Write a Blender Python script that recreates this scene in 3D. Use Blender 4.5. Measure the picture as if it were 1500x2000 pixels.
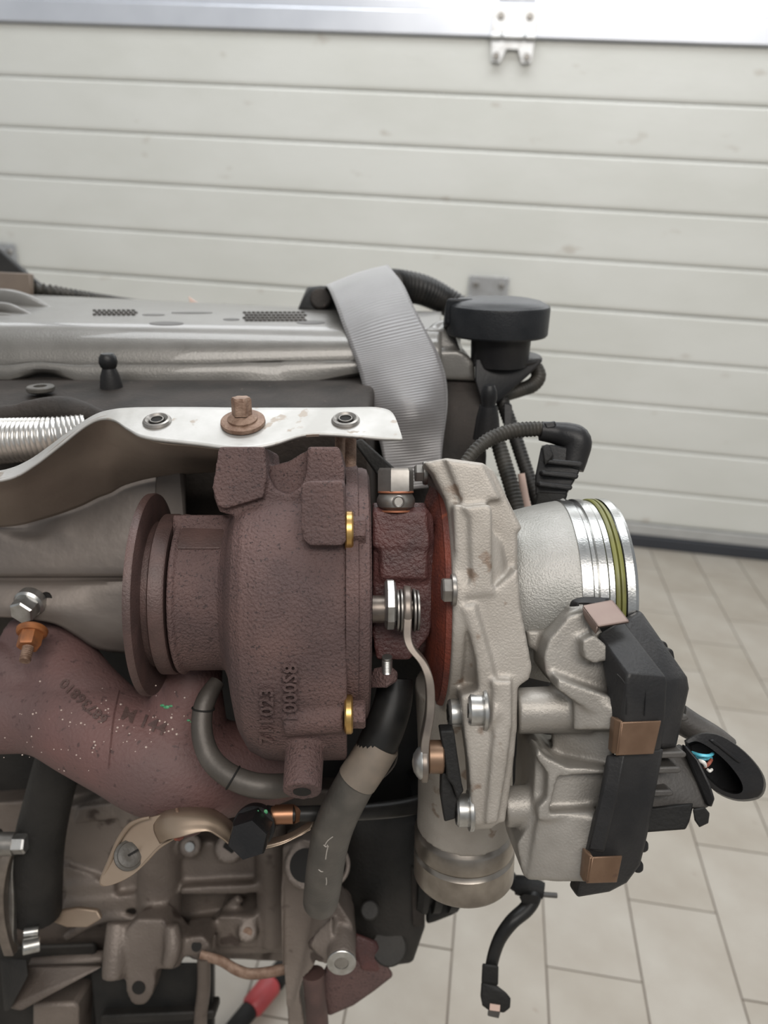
import bpy, bmesh, math, random
from mathutils import Vector, Matrix
random.seed(7)
PI = math.pi
for o in list(bpy.data.objects):
    bpy.data.objects.remove(o)
C = bpy.context.scene.collection

# ------------------------------------------------------------------ camera
FPX = 1519.43                       # focal length in pixels of the 1500x2000 frame
CF = Vector((-0.11657489, 0.92129848, -0.37097091))
CR = Vector((0.98776325, 0.14651163, 0.05346119))
CU = Vector((-0.10360526, 0.3601992, 0.92710436))
CAMH = 0.8791
M = Matrix(((CR.x, CF.x, CU.x, 0), (CR.y, CF.y, CU.y, 0), (CR.z, CF.z, CU.z, CAMH), (0, 0, 0, 1)))   # bench frame: x right, y away, z up
cam = bpy.data.objects.new('camera', bpy.data.cameras.new('camera'))
C.objects.link(cam)
cam.matrix_world = Matrix(((CR.x, CU.x, -CF.x, 0), (CR.y, CU.y, -CF.y, 0), (CR.z, CU.z, -CF.z, CAMH), (0, 0, 0, 1)))
cam.data.sensor_fit = 'VERTICAL'
cam.data.sensor_height = 36
cam.data.lens = FPX / 2000 * 36
cam.data.clip_start = 0.02
cam.data.dof.use_dof = True
cam.data.dof.focus_distance = 0.385
cam.data.dof.aperture_fstop = 8.5
bpy.context.scene.camera = cam
# ------------------------------------------------------------------ light
world = bpy.data.worlds.new('world')
bpy.context.scene.world = world
world.use_nodes = True
bg = world.node_tree.nodes['Background']
bg.inputs[0].default_value = (0.93, 0.97, 1.0, 1)
bg.inputs[1].default_value = 0.40
def area(name, loc, target, sx, sy, power, col=(1, 1, 1)):
    l = bpy.data.lights.new(name, 'AREA')
    l.shape = 'RECTANGLE'; l.size = sx; l.size_y = sy; l.energy = power; l.color = col
    o = bpy.data.objects.new(name, l); C.objects.link(o)
    o.location = loc
    o.rotation_euler = (Vector(target) - Vector(loc)).to_track_quat('-Z', 'Y').to_euler()
    return o
area('ceiling_lamp', (-0.1, 1.2, 2.9), (-0.1, 1.3, 0), 2.4, 0.8, 48, (0.95, 0.98, 1.0))
area('front_fill', (0.5, -1.3, 2.5), (0.3, 0.9, 0.6), 2.4, 0.8, 58, (1.0, 0.95, 0.89))  # added fill light, brightens the front faces of the engine
sc = bpy.context.scene
sc.view_settings.view_transform = 'Standard'
sc.view_settings.look = 'None'
sc.view_settings.gamma = 1
sc.view_settings.use_curve_mapping = False
sc.view_settings.exposure = 0.0

# ------------------------------------------------------------------ materials
MATS = {}
def mat(name, c1, c2=None, scale=40.0, rough=0.5, metal=0.0, bump=0.0, bscale=600.0, spots=None, spot_scale=120.0, spot_at=0.62, emit=None, alpha=None, stretch=None, rough2=None, coat=0.0, detail=4):
    m = bpy.data.materials.new(name); m.use_nodes = True
    nt = m.node_tree; n = nt.nodes; L = nt.links
    b = n['Principled BSDF']
    tc = n.new('ShaderNodeTexCoord')
    src = tc.outputs['Object']
    if stretch:
        mp = n.new('ShaderNodeMapping'); mp.inputs['Scale'].default_value = stretch
        L.new(src, mp.inputs['Vector']); src = mp.outputs['Vector']
    b.inputs['Base Color'].default_value = (*c1, 1)
    b.inputs['Roughness'].default_value = rough
    b.inputs['Metallic'].default_value = metal
    b.inputs['Coat Weight'].default_value = coat
    if max(c1) < 0.03: b.inputs['Specular IOR Level'].default_value = 0.28
    col = None
    if c2:
        nz = n.new('ShaderNodeTexNoise'); nz.inputs['Scale'].default_value = scale; nz.inputs['Detail'].default_value = detail
        L.new(src, nz.inputs['Vector'])
        rp = n.new('ShaderNodeValToRGB')
        rp.color_ramp.elements[0].position = 0.36; rp.color_ramp.elements[1].position = 0.66
        rp.color_ramp.elements[0].color = (*c1, 1); rp.color_ramp.elements[1].color = (*c2, 1)
        L.new(nz.outputs['Fac'], rp.inputs['Fac']); col = rp.outputs['Color']
        if rough2 is not None:
            mr = n.new('ShaderNodeMapRange'); mr.inputs['From Min'].default_value = 0.36; mr.inputs['From Max'].default_value = 0.66
            mr.inputs['To Min'].default_value = rough; mr.inputs['To Max'].default_value = rough2
            L.new(nz.outputs['Fac'], mr.inputs['Value']); L.new(mr.outputs['Result'], b.inputs['Roughness'])
    if spots:
        nz = n.new('ShaderNodeTexNoise'); nz.inputs['Scale'].default_value = spot_scale; nz.inputs['Detail'].default_value = 3
        L.new(src, nz.inputs['Vector'])
        rp = n.new('ShaderNodeValToRGB')
        rp.color_ramp.elements[0].position = spot_at; rp.color_ramp.elements[1].position = spot_at + 0.06
        L.new(nz.outputs['Fac'], rp.inputs['Fac'])
        mx = n.new('ShaderNodeMix'); mx.data_type = 'RGBA'
        L.new(rp.outputs['Color'], mx.inputs['Factor'])
        if col: L.new(col, mx.inputs[6])
        else: mx.inputs[6].default_value = (*c1, 1)
        mx.inputs[7].default_value = (*spots, 1); col = mx.outputs[2]
    if col: L.new(col, b.inputs['Base Color'])
    if bump:
        nz = n.new('ShaderNodeTexNoise'); nz.inputs['Scale'].default_value = bscale; nz.inputs['Detail'].default_value = 3
        L.new(src, nz.inputs['Vector'])
        bp = n.new('ShaderNodeBump'); bp.inputs['Distance'].default_value = bump; bp.inputs['Strength'].default_value = 1.0
        L.new(nz.outputs['Fac'], bp.inputs['Height']); L.new(bp.outputs['Normal'], b.inputs['Normal'])
    if emit:
        b.inputs['Emission Color'].default_value = (*emit[:3], 1); b.inputs['Emission Strength'].default_value = emit[3]
    MATS[name] = m
    return m
rust = mat('rusty_cast_iron', (0.075, 0.045, 0.043), (0.120, 0.069, 0.062), 24, 0.72, 0.0, 0.0012, 760, spots=(0.045, 0.027, 0.026), spot_scale=650, spot_at=0.60)
rust_smooth = mat('rusty_machined_iron', (0.07, 0.044, 0.040), (0.105, 0.062, 0.055), 60, 0.5, 0.2, 0.0003, 900)
rust_man = mat('rusty_manifold_iron', (0.105, 0.063, 0.060), (0.145, 0.074, 0.068), 18, 0.65, 0.0, 0.0005, 500, spots=(0.075, 0.042, 0.040), spot_scale=260, spot_at=0.63)
rust_red = mat('red_rust', (0.16, 0.034, 0.018), (0.10, 0.026, 0.019), 70, 0.6, 0.0, 0.0006, 700, spots=(0.36, 0.085, 0.03), spot_scale=60, spot_at=0.64)
rust_dark = mat('dark_red_iron', (0.055, 0.024, 0.023), (0.095, 0.036, 0.033), 60, 0.5, 0.0, 0.0009, 620)
rust_bolt = mat('brown_rusted_bolt', (0.17, 0.10, 0.068), (0.28, 0.19, 0.14), 200, 0.6, 0.3, 0.0004, 900)
orange_rust = mat('orange_rusted_nut', (0.35, 0.13, 0.045), (0.22, 0.09, 0.04), 150, 0.5, 0.4)
alu = mat('cast_aluminium', (0.30, 0.272, 0.24), (0.37, 0.34, 0.305), 45, 0.5, 0.35, 0.00022, 1000, spots=(0.20, 0.15, 0.115), spot_scale=75, spot_at=0.64)
alu_grey = mat('grey_cast_aluminium', (0.25, 0.232, 0.208), (0.33, 0.308, 0.28), 40, 0.46, 0.4, 0.0002, 900, spots=(0.25, 0.22, 0.2), spot_scale=70, spot_at=0.68)
alu_inlet = mat('grained_aluminium', (0.29, 0.285, 0.265), (0.35, 0.34, 0.32), 60, 0.45, 0.45, 0.0004, 1100)
machined = mat('machined_aluminium', (0.52, 0.52, 0.51), (0.42, 0.42, 0.41), 120, 0.27, 1.0, 0.00008, 900)
dirty_machined = mat('stained_machined_aluminium', (0.42, 0.38, 0.335), (0.22, 0.195, 0.17), 40, 0.32, 0.9)
seal_green = mat('olive_seal', (0.17, 0.17, 0.045), (0.12, 0.115, 0.035), 90, 0.45)
steel = mat('zinc_steel', (0.50, 0.50, 0.49), (0.36, 0.35, 0.33), 150, 0.33, 0.9)
steel_grey = mat('grey_steel', (0.30, 0.285, 0.265), (0.22, 0.205, 0.19), 120, 0.38, 0.8)
lever_steel = mat('worn_lever_steel', (0.24, 0.205, 0.175), (0.16, 0.135, 0.118), 90, 0.4, 0.7)
brass = mat('brass_washer', (0.62, 0.40, 0.14), (0.40, 0.24, 0.09), 90, 0.32, 0.9)
bronze = mat('bronze_clip', (0.165, 0.100, 0.064), (0.21, 0.132, 0.086), 90, 0.4, 0.6, spots=(0.14, 0.085, 0.06), spot_scale=160, spot_at=0.66)
clip_light = mat('pinkish_steel_clip', (0.17, 0.122, 0.105), (0.20, 0.15, 0.128), 60, 0.42, 0.6)
copper = mat('copper_ferrule', (0.33, 0.17, 0.10), None, rough=0.4, metal=0.9)
copper_red = mat('copper_washer', (0.40, 0.16, 0.09), None, rough=0.45, metal=0.6)
blackp = mat('black_plastic', (0.010, 0.010, 0.011), (0.017, 0.016, 0.016), 50, 0.42, 0.0, 0.0001, 700)
blackm = mat('black_matt_plastic', (0.008, 0.008, 0.008), (0.015, 0.014, 0.013), 40, 0.6, 0.0, 0.0003, 500)
cover_black = mat('dusty_black_plastic', (0.014, 0.014, 0.015), (0.026, 0.025, 0.025), 40, 0.45, 0.0, 0.0002, 700)
greyplast = mat('brown_grey_plastic', (0.045, 0.041, 0.038), (0.07, 0.064, 0.058), 45, 0.5, 0.0, 0.0002, 600)
capm = mat('black_filler_cap', (0.010, 0.011, 0.013), (0.016, 0.017, 0.019), 70, 0.4, 0.0, 0.0002, 900)
cover_grey = mat('taupe_metallic_plastic', (0.125, 0.118, 0.107), (0.15, 0.142, 0.13), 30, 0.30, 0.25, 0.00018, 900, rough2=0.36, coat=0.35)
head_dark = mat('dusty_brown_black_casting', (0.018, 0.015, 0.013), (0.036, 0.029, 0.025), 35, 0.65, 0.0, 0.0005, 400, spots=(0.13, 0.10, 0.085), spot_scale=260, spot_at=0.71)
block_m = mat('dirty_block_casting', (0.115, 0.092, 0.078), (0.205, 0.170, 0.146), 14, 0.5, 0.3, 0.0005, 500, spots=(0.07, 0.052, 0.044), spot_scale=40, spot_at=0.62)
block_dark = mat('grime_and_shade_casting', (0.018, 0.017, 0.016), (0.035, 0.032, 0.029), 20, 0.6, 0.2, 0.0004, 400)  # near-black; also paints deep shade on the backing hulls
sheet_ali = mat('heat_shield_sheet', (0.50, 0.49, 0.475), (0.38, 0.37, 0.35), 40, 0.5, 0.5, 0.00012, 300, spots=(0.33, 0.29, 0.25), spot_scale=110, spot_at=0.64)
sheet_in = mat('heat_stained_sheet', (0.25, 0.198, 0.163), (0.31, 0.25, 0.205), 16, 0.5, 0.4, 0.0003, 120)
sheet_grey = mat('dull_grey_sheet', (0.115, 0.099, 0.090), (0.165, 0.139, 0.121), 12, 0.46, 0.45, 0.0004, 90, spots=(0.10, 0.08, 0.07), spot_scale=110, spot_at=0.70)
gold_sheet = mat('tan_stained_sheet', (0.25, 0.185, 0.135), (0.34, 0.265, 0.20), 25, 0.38, 0.55, spots=(0.20, 0.12, 0.08), spot_scale=80, spot_at=0.69)
pipe_silver = mat('silver_foil_pipe', (0.70, 0.68, 0.65), (0.55, 0.53, 0.50), 60, 0.28, 0.9)
clamp_grey = mat('grey_brown_tube', (0.07, 0.061, 0.053), (0.10, 0.088, 0.078), 50, 0.5, 0.35, 0.0001, 500)
rubber = mat('grey_black_rubber', (0.062, 0.057, 0.050), (0.095, 0.085, 0.074), 60, 0.5, 0.0, 0.0002, 500)
rubber_dk = mat('black_rubber', (0.010, 0.010, 0.010), (0.02, 0.019, 0.018), 60, 0.4)
rubber_band = mat('tan_rubber_sleeve', (0.21, 0.17, 0.135), (0.16, 0.135, 0.11), 80, 0.6)
conduit = mat('black_corrugated_plastic', (0.012, 0.012, 0.012), (0.024, 0.022, 0.020), 70, 0.45)
conduit_dusty = mat('dusty_corrugated_plastic', (0.024, 0.023, 0.020), (0.05, 0.045, 0.038), 70, 0.5)
mark_light = mat('pale_scratch', (0.36, 0.33, 0.30), None, rough=0.6)
green_paint = mat('green_paint_fleck', (0.03, 0.22, 0.09), (0.12, 0.4, 0.2), 600, 0.5)
dust_fleck = mat('pale_dirt_fleck', (0.55, 0.45, 0.40), None, rough=0.8)
cyan = mat('cyan_wire', (0.12, 0.52, 0.66), None, rough=0.4)
whitew = mat('white_wire', (0.72, 0.70, 0.66), None, rough=0.5)
redw = mat('brown_red_wire', (0.30, 0.09, 0.06), None, rough=0.5)
redplastic = mat('red_plastic_grip', (0.42, 0.055, 0.06), (0.32, 0.045, 0.05), 40, 0.45)
brownbox = mat('brown_painted_block', (0.16, 0.125, 0.095), (0.125, 0.095, 0.075), 25, 0.6)
hole_m = mat('painted_hole_dark', (0.012, 0.011, 0.010), None, rough=0.7)  # near-black discs paint the shade of holes that are not cut
tan_bit = mat('pale_pink_plastic', (0.55, 0.40, 0.34), None, rough=0.6)
panel_m = mat('off_white_door_paint', (0.585, 0.585, 0.545), (0.63, 0.63, 0.595), 3.5, 0.5, 0.0, 0.0004, 60, spots=(0.50, 0.475, 0.43), spot_scale=9, spot_at=0.68, stretch=(1, 1, 2.2))
rail_m = mat('anodised_rail', (0.66, 0.68, 0.73), (0.60, 0.62, 0.67), 8, 0.35, 0.5)
hinge_m = mat('galvanised_hinge', (0.60, 0.61, 0.62), (0.5, 0.5, 0.5), 60, 0.35, 0.8)
sealm = mat('black_door_seal', (0.03, 0.033, 0.04), None, rough=0.6)
kick_m = mat('grey_bottom_rail', (0.40, 0.40, 0.39), (0.46, 0.46, 0.45), 20, 0.45, 0.3)
pane_m = mat('backlit_frosted_pane', (0.9, 0.9, 0.9), None, rough=0.5, emit=(0.95, 0.98, 1, 2.2))
tile_m = mat('beige_stone_tile', (0.325, 0.290, 0.245), (0.385, 0.355, 0.312), 9, 0.45, 0.0, 0.0002, 160, spots=(0.25, 0.21, 0.165), spot_scale=22, spot_at=0.70)
tile_m2 = mat('beige_stone_tile_darker', (0.305, 0.270, 0.225), (0.37, 0.338, 0.292), 9, 0.45, 0.0, 0.0002, 160, spots=(0.24, 0.195, 0.15), spot_scale=22, spot_at=0.68)
grout_m = mat('brown_grout', (0.15, 0.122, 0.098), (0.19, 0.158, 0.128), 30, 0.8)
wall_m = mat('white_plaster', (0.62, 0.61, 0.58), (0.58, 0.57, 0.54), 4, 0.8)
# webbing: cross ribs
strap_m = mat('grey_webbing', (0.145, 0.138, 0.138), (0.12, 0.114, 0.113), 40, 0.36, 0.0)
def webbing(m):
    nt = m.node_tree; n = nt.nodes; L = nt.links; b = n['Principled BSDF']
    uv = n.new('ShaderNodeUVMap'); wv = n.new('ShaderNodeTexWave'); wv.wave_type = 'BANDS'; wv.bands_direction = 'Y'
    wv.inputs['Scale'].default_value = 38; wv.inputs['Distortion'].default_value = 0.15; wv.inputs['Detail'].default_value = 1
    L.new(uv.outputs['UV'], wv.inputs['Vector'])
    bp = n.new('ShaderNodeBump'); bp.inputs['Distance'].default_value = 0.00018; bp.inputs['Strength'].default_value = 1
    L.new(wv.outputs['Fac'], bp.inputs['Height']); L.new(bp.outputs['Normal'], b.inputs['Normal'])
    b.inputs['Sheen Weight'].default_value = 0.5; b.inputs['Sheen Roughness'].default_value = 0.4
    b.inputs['Specular IOR Level'].default_value = 0.8
webbing(strap_m)

# ------------------------------------------------------------------ helpers
def P(px, py, d):
    """point of the bench frame: x right, y away from the camera, z up"""
    return Vector(((px - 750) / FPX * d, d, (1000 - py) / FPX * d))
def pr(n, d): return n * d / FPX
def props(o, label=None, cat=None, group=None, kind=None):
    if label: o['label'] = label
    if cat: o['category'] = cat
    if group: o['group'] = group
    if kind: o['kind'] = kind
    return o
def thing(name, label, cat, at, group=None):
    o = bpy.data.objects.new(name, None); C.objects.link(o)
    o.empty_display_size = 0.02
    o.matrix_world = M @ Matrix.Translation(at)
    o['origin'] = tuple(at)
    return props(o, label, cat, group)
def spline(pts, n):
    """Catmull-Rom through pts (any tuple length)"""
    k = len(pts[0]); out = []
    m = len(pts)
    for i in range(m - 1):
        p0 = pts[max(i - 1, 0)]; p1 = pts[i]; p2 = pts[i + 1]; p3 = pts[min(i + 2, m - 1)]
        for j in range(n):
            t = j / n
            out.append(tuple(0.5 * (2 * p1[c] + (p2[c] - p0[c]) * t + (2 * p0[c] - 5 * p1[c] + 4 * p2[c] - p3[c]) * t * t + (3 * p1[c] - p0[c] - 3 * p2[c] + p3[c]) * t ** 3) for c in range(k)))
    out.append(tuple(pts[-1]))
    return out
class G:
    def __init__(s): s.bm = bmesh.new(); s.uv = None
    def face(s, vs):
        try: return s.bm.faces.new(vs)
        except ValueError: return None
    def rings(s, rings, cap0=True, cap1=True, closed=False):
        V = [[s.bm.verts.new(p) for p in r] for r in rings]
        n = len(V[0])
        pairs = list(zip(V, V[1:])) + ([(V[-1], V[0])] if closed else [])
        for a, b in pairs:
            for i in range(n):
                s.face((a[i], a[(i + 1) % n], b[(i + 1) % n], b[i]))
        if not closed:
            if cap0: s.face(list(reversed(V[0])))
            if cap1: s.face(V[-1])
        return s
    def prism(s, out, d, th, grow=1.0):
        """outline in the view of the bench, set at depth d (or a third value per point), going straight back by th"""
        fr = [P(q[0], q[1], q[2] if len(q) > 2 else d) for q in out]
        c = sum(fr, Vector()) / len(fr)
        bk = [Vector((c.x + (p.x - c.x) * grow, p.y + th, c.z + (p.z - c.z) * grow)) for p in fr]
        return s.rings([fr, bk])
    def hull(s, pts):
        vs = [s.bm.verts.new(P(*p) if not isinstance(p, Vector) else p) for p in pts]
        r = bmesh.ops.convex_hull(s.bm, input=vs)
        bad = [v for v in r['geom_interior'] if isinstance(v, bmesh.types.BMVert)]
        if bad: bmesh.ops.delete(s.bm, geom=bad, context='VERTS')
        return s
    def frame(s, ax):
        ax = ax.normalized()
        t = Vector((0, 0, 1)) if abs(ax.z) < 0.9 else Vector((0, 1, 0))
        u = t.cross(ax).normalized(); return ax, u, ax.cross(u)
    def lathe(s, o, ax, prof, seg=48, rfun=None, cap=True, rot=0.0):
        """prof: (distance along axis, radius)"""
        ax, u, v = s.frame(ax)
        R = []
        for t, r in prof:
            R.append([o + ax * t + (u * math.cos(rot + 2 * PI * i / seg) + v * math.sin(rot + 2 * PI * i / seg)) * max(r if rfun is None else rfun(t, r, rot + 2 * PI * i / seg), 1e-5) for i in range(seg)])
        return s.rings(R, cap, cap)
    def cyl(s, a, b, r, r2=None, seg=24, ch=0.0, rot=0.0):
        r2 = r if r2 is None else r2
        L = (b - a).length
        if ch: pf = [(0, r - ch), (ch, r), (L - ch, r2), (L, r2 - ch)]
        else: pf = [(0, r), (L, r2)]
        return s.lathe(a, b - a, pf, seg, rot=rot)
    def hexhead(s, a, b, r, rot=0.0, ch=0.12):
        L = (b - a).length
        return s.lathe(a, b - a, [(0, r), (L * 0.86, r), (L, r * (1 - ch))], 6, rot=rot)
    def ring(s, o, ax, r0, r1, h, seg=36):
        """washer: inner radius r0, outer r1, height h along ax"""
        ax, u, v = s.frame(ax); R = []
        e = min(h, r1 - r0) * 0.2
        for t, r in [(0, r0), (0, r1 - e), (e, r1), (h - e, r1), (h, r1 - e), (h, r0)]:
            R.append([o + ax * t + (u * math.cos(2 * PI * i / seg) + v * math.sin(2 * PI * i / seg)) * r for i in range(seg)])
        return s.rings(R, closed=True)
    def torus(s, o, ax, r, t, seg=36, k=10, sx=1.0):
        ax, u, v = s.frame(ax); R = []
        for j in range(k):
            b = 2 * PI * j / k
            R.append([o + ax * (t * sx * math.sin(b)) + (u * math.cos(2 * PI * i / seg) + v * math.sin(2 * PI * i / seg)) * (r + t * math.cos(b)) for i in range(seg)])
        return s.rings(R, closed=True)
    def ball(s, c, rx, ry=None, rz=None, seg=20):
        ry = ry or rx; rz = rz or rx
        R = [[c + Vector((rx * math.sin(PI * j / 12) * math.cos(2 * PI * i / seg), ry * math.sin(PI * j / 12) * math.sin(2 * PI * i / seg), -rz * math.cos(PI * j / 12))) for i in range(seg)] for j in range(13)]
        R[0] = [c + (p - c) for p in [c + Vector((1e-5 * math.cos(2 * PI * i / seg), 1e-5 * math.sin(2 * PI * i / seg), -rz)) for i in range(seg)]]
        R[-1] = [c + Vector((1e-5 * math.cos(2 * PI * i / seg), 1e-5 * math.sin(2 * PI * i / seg), rz)) for i in range(seg)]
        return s.rings(R)
    def tube(s, pts, n=10, seg=16, pitch=0, depth=0.12, raw=False, flat=1.0, sub=4):
        """pts: (px, py, depth, radius in px at that depth); pitch: corrugation in metres"""
        if not raw: pts = [(*P(a, b, d), pr(r, d)) for a, b, d, r in pts]
        q = spline(pts, n)
        if pitch:
            acc = [0.0]
            for a, b in zip(q, q[1:]): acc.append(acc[-1] + (Vector(b[:3]) - Vector(a[:3])).length)
            N = int(acc[-1] / pitch * sub); qq = []; k = 0
            for i in range(N + 1):
                t = acc[-1] * i / N
                while k < len(acc) - 2 and acc[k + 1] < t: k += 1
                w = (t - acc[k]) / max(acc[k + 1] - acc[k], 1e-9)
                z = [q[k][c] * (1 - w) + q[k + 1][c] * w for c in range(4)]
                ph = (i % sub) / sub
                z[3] *= 1 - depth * (0.5 - 0.5 * math.cos(2 * PI * ph)) ** 0.7
                qq.append(tuple(z))
            q = qq
        R = []; u = None
        for i, z in enumerate(q):
            a = Vector(q[max(i - 1, 0)][:3]); b = Vector(q[min(i + 1, len(q) - 1)][:3])
            t = (b - a).normalized()
            if u is None:
                u = Vector((0, 1, 0)).cross(t)
                if u.length < 0.1: u = Vector((0, 0, 1)).cross(t)
            u = (u - t * u.dot(t)).normalized(); v = t.cross(u)
            R.append([Vector(z[:3]) + (u * math.cos(2 * PI * k / seg) + v * math.sin(2 * PI * k / seg) * flat) * z[3] for k in range(seg)])
        return s.rings(R)
    def sheet(s, rows, n=6, th=0.0, m=6, off=None):
        """rows of equal length of (px, py, d), smoothed both ways"""
        g = [spline([tuple(P(*p)) for p in r], n) for r in rows]
        cols = [spline([r[i] for r in g], m) for i in range(len(g[0]))]
        nr = len(cols[0]); nc = len(cols)
        V = [[s.bm.verts.new(cols[i][j]) for i in range(nc)] for j in range(nr)]
        s.uv = s.uv or s.bm.loops.layers.uv.new('UVMap')
        for j in range(nr - 1):
            for i in range(nc - 1):
                f = s.face((V[j][i], V[j + 1][i], V[j + 1][i + 1], V[j][i + 1]))
                if f:
                    for lp, (a, b) in zip(f.loops, ((i, j), (i, j + 1), (i + 1, j + 1), (i + 1, j))):
                        lp[s.uv].uv = (a / (nc - 1), b / (nr - 1))
        s.th = th
        return s
    def text(s, body, size, fn, ext=0.0006):
        """letters as solid geometry: fn maps (u, v, w) to a bench point"""
        cu = bpy.data.curves.new('letters', 'FONT'); cu.body = body; cu.size = size; cu.extrude = ext; cu.resolution_u = 2
        cu.align_x = 'LEFT'; cu.offset = size * 0.025
        ob = bpy.data.objects.new('letters', cu); C.objects.link(ob)
        dg = bpy.context.evaluated_depsgraph_get(); me = bpy.data.meshes.new_from_object(ob.evaluated_get(dg))
        vs = [s.bm.verts.new(fn(*v.co)) for v in me.vertices]
        for p in me.polygons: s.face([vs[i] for i in p.vertices])
        bpy.data.objects.remove(ob); bpy.data.curves.remove(cu); bpy.data.meshes.remove(me)
        return s
    def obj(s, name, m, parent=None, label=None, bevel=0.0, seg=2, angle=35, vox=0.0, smooth=0, th=0.0, sub=0, kind=None, off=-1.0):
        bmesh.ops.recalc_face_normals(s.bm, faces=s.bm.faces[:]) if not th else None
        root = parent
        while root is not None and root.parent: root = root.parent
        at = Vector(root['origin']) if root is not None and 'origin' in root else Vector()
        for v in s.bm.verts: v.co -= at
        me = bpy.data.meshes.new(name); s.bm.to_mesh(me); s.bm.free()
        for p in me.polygons: p.use_smooth = True
        me.set_sharp_from_angle(angle=math.radians(angle))
        me.materials.append(m)
        o = bpy.data.objects.new(name, me); C.objects.link(o)
        if parent is not None: o.parent = parent
        else: o.matrix_world = M.copy()
        if th:
            md = o.modifiers.new('thick', 'SOLIDIFY'); md.thickness = th; md.offset = off
        if bevel:
            md = o.modifiers.new('bevel', 'BEVEL'); md.width = bevel; md.segments = seg; md.limit_method = 'ANGLE'; md.angle_limit = math.radians(30)
        if vox:
            md = o.modifiers.new('cast', 'REMESH'); md.mode = 'VOXEL'; md.voxel_size = vox; md.use_smooth_shade = True
            if smooth:
                md = o.modifiers.new('fillet', 'SMOOTH'); md.iterations = smooth; md.factor = 0.5
        if sub:
            md = o.modifiers.new('sub', 'SUBSURF'); md.levels = sub; md.render_levels = sub
        return props(o, label, None, None, kind)
def world_mesh(name, vs, fs, m, parent=None, kind=None, bevel=0.0):
    me = bpy.data.meshes.new(name); me.from_pydata(vs, [], fs); me.update()
    me.materials.append(m)
    o = bpy.data.objects.new(name, me); C.objects.link(o)
    if parent is not None: o.parent = parent
    if kind: o['kind'] = kind
    if bevel:
        md = o.modifiers.new('bevel', 'BEVEL'); md.width = bevel; md.segments = 2; md.limit_method = 'ANGLE'
    return o
def boxv(x0, x1, y0, y1, z0, z1):
    return ([(x, y, z) for z in (z0, z1) for y in (y0, y1) for x in (x0, x1)],
            [(0, 2, 3, 1), (4, 5, 7, 6), (0, 1, 5, 4), (2, 6, 7, 3), (0, 4, 6, 2), (1, 3, 7, 5)])
def wbox(name, b, m, parent=None, kind=None, bevel=0.0):
    v, f = boxv(*b); return world_mesh(name, v, f, m, parent, kind, bevel)

# ------------------------------------------------------------------ the setting: floor, door, walls (world metres)
floor = wbox('floor', (-4, 5, -2.5, 2.4, -0.05, -0.0025), grout_m, None, 'structure')
TW, TL, TX = 0.11797, 0.2515, 0.02815
tv, tf = boxv(0.0012, TW - 0.0012, 0.0012, TL - 0.0012, -0.0045, 0.0)
tme = []
for mm in (tile_m, tile_m2):
    me = bpy.data.meshes.new('floor_tile'); me.from_pydata(tv, [], tf); me.materials.append(mm); tme.append(me)
rest_v, rest_f = [], []
ntile = 0
for k in range(-32, 40):
    off = 0.2205 if k % 2 else 0.0945
    for j in range(-9, 9):
        x, y = TX + k * TW, off + j * TL
        if y > 2.13: continue
        if -8 <= k <= 14 and 1 <= j <= 8:
            o = bpy.data.objects.new('floor_tile', random.choice(tme)); C.objects.link(o)
            o.parent = floor; o.location = (x, y, random.uniform(-0.0003, 0.0003)); ntile += 1
        else:
            b = len(rest_v)
            rest_v += [(a + x, c + y, z) for a, c, z in tv]; rest_f += [tuple(i + b for i in q) for q in tf]
world_mesh('floor_tiles_beyond', rest_v, rest_f, tile_m, floor, 'stuff')

DY = 2.126
def DW(px, py, y=DY):
    v = CF + CR * ((px - 750) / FPX) + CU * ((1000 - py) / FPX)
    return Vector((0, 0, CAMH)) + v * (y / v.y)
SL = 0.12; ZT = CAMH + 0.3692                 # slat height, underside of the window rail
DX0, DX1 = -1.75, 2.35
door = wbox('door_1', (DX0, DX1, DY + 0.012, DY + 0.045, 0.005, ZT + 0.02), kick_m, None, 'structure')
for i in range(10):
    z1 = ZT - i * SL; z0 = z1 - SL
    if i == 9: z0 = z1 - 0.097
    joint = i % 5 == 0 and i
    g = 0.0016 if not joint else 0.003
    # a slat: flat face with a lip and a shallow step at its lower edge
    pf = [(DY + 0.03, z0 + 0.0), (DY + 0.0045, z0), (DY + 0.0025, z0 + 0.0012), (DY + 0.0005, z0 + 0.006), (DY, z0 + 0.012), (DY, z1 - 0.006 - g), (DY + 0.0018, z1 - 0.0025 - g), (DY + 0.005, z1 - g), (DY + 0.03, z1 - g)]
    n = len(pf)
    vs = [(DX0, a, b) for a, b in pf] + [(DX1, a, b) for a, b in pf]
    world_mesh('door_slat', vs, [tuple(range(n)), tuple(range(2 * n - 1, n - 1, -1))] + [(q, (q + 1) % n + 0, (q + 1) % n + n, q + n)[::-1] for q in range(n)], panel_m, door)
zb = ZT - 9 * SL - 0.099
wbox('bottom_rail', (DX0, DX1, DY - 0.006, DY + 0.03, 0.038, zb), kick_m, door, None, 0.002)
wbox('rubber_seal', (DX0, DX1, DY - 0.012, DY + 0.03, 0.0, 0.036), sealm, door, None, 0.004)
wbox('window_rail', (DX0, DX1, DY - 0.010, DY + 0.03, ZT, ZT + 0.050), rail_m, door, None, 0.003)
wbox('rail_lip', (DX0, DX1, DY - 0.004, DY + 0.03, ZT + 0.0505, ZT + 0.074), rail_m, door, None, 0.002)
HX = DW(1003, 72).x
HX0 = DW(20, 524).x
for xx in (DX0 + 0.05, HX0 - 0.9, HX0, HX, 2 * HX - HX0, DX1 - 0.05):
    pass
wbox('window_mullion', (HX - 0.045, HX + 0.045, DY - 0.006, DY + 0.03, ZT + 0.0745, ZT + 0.62), rail_m, door, None, 0.003)
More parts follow.
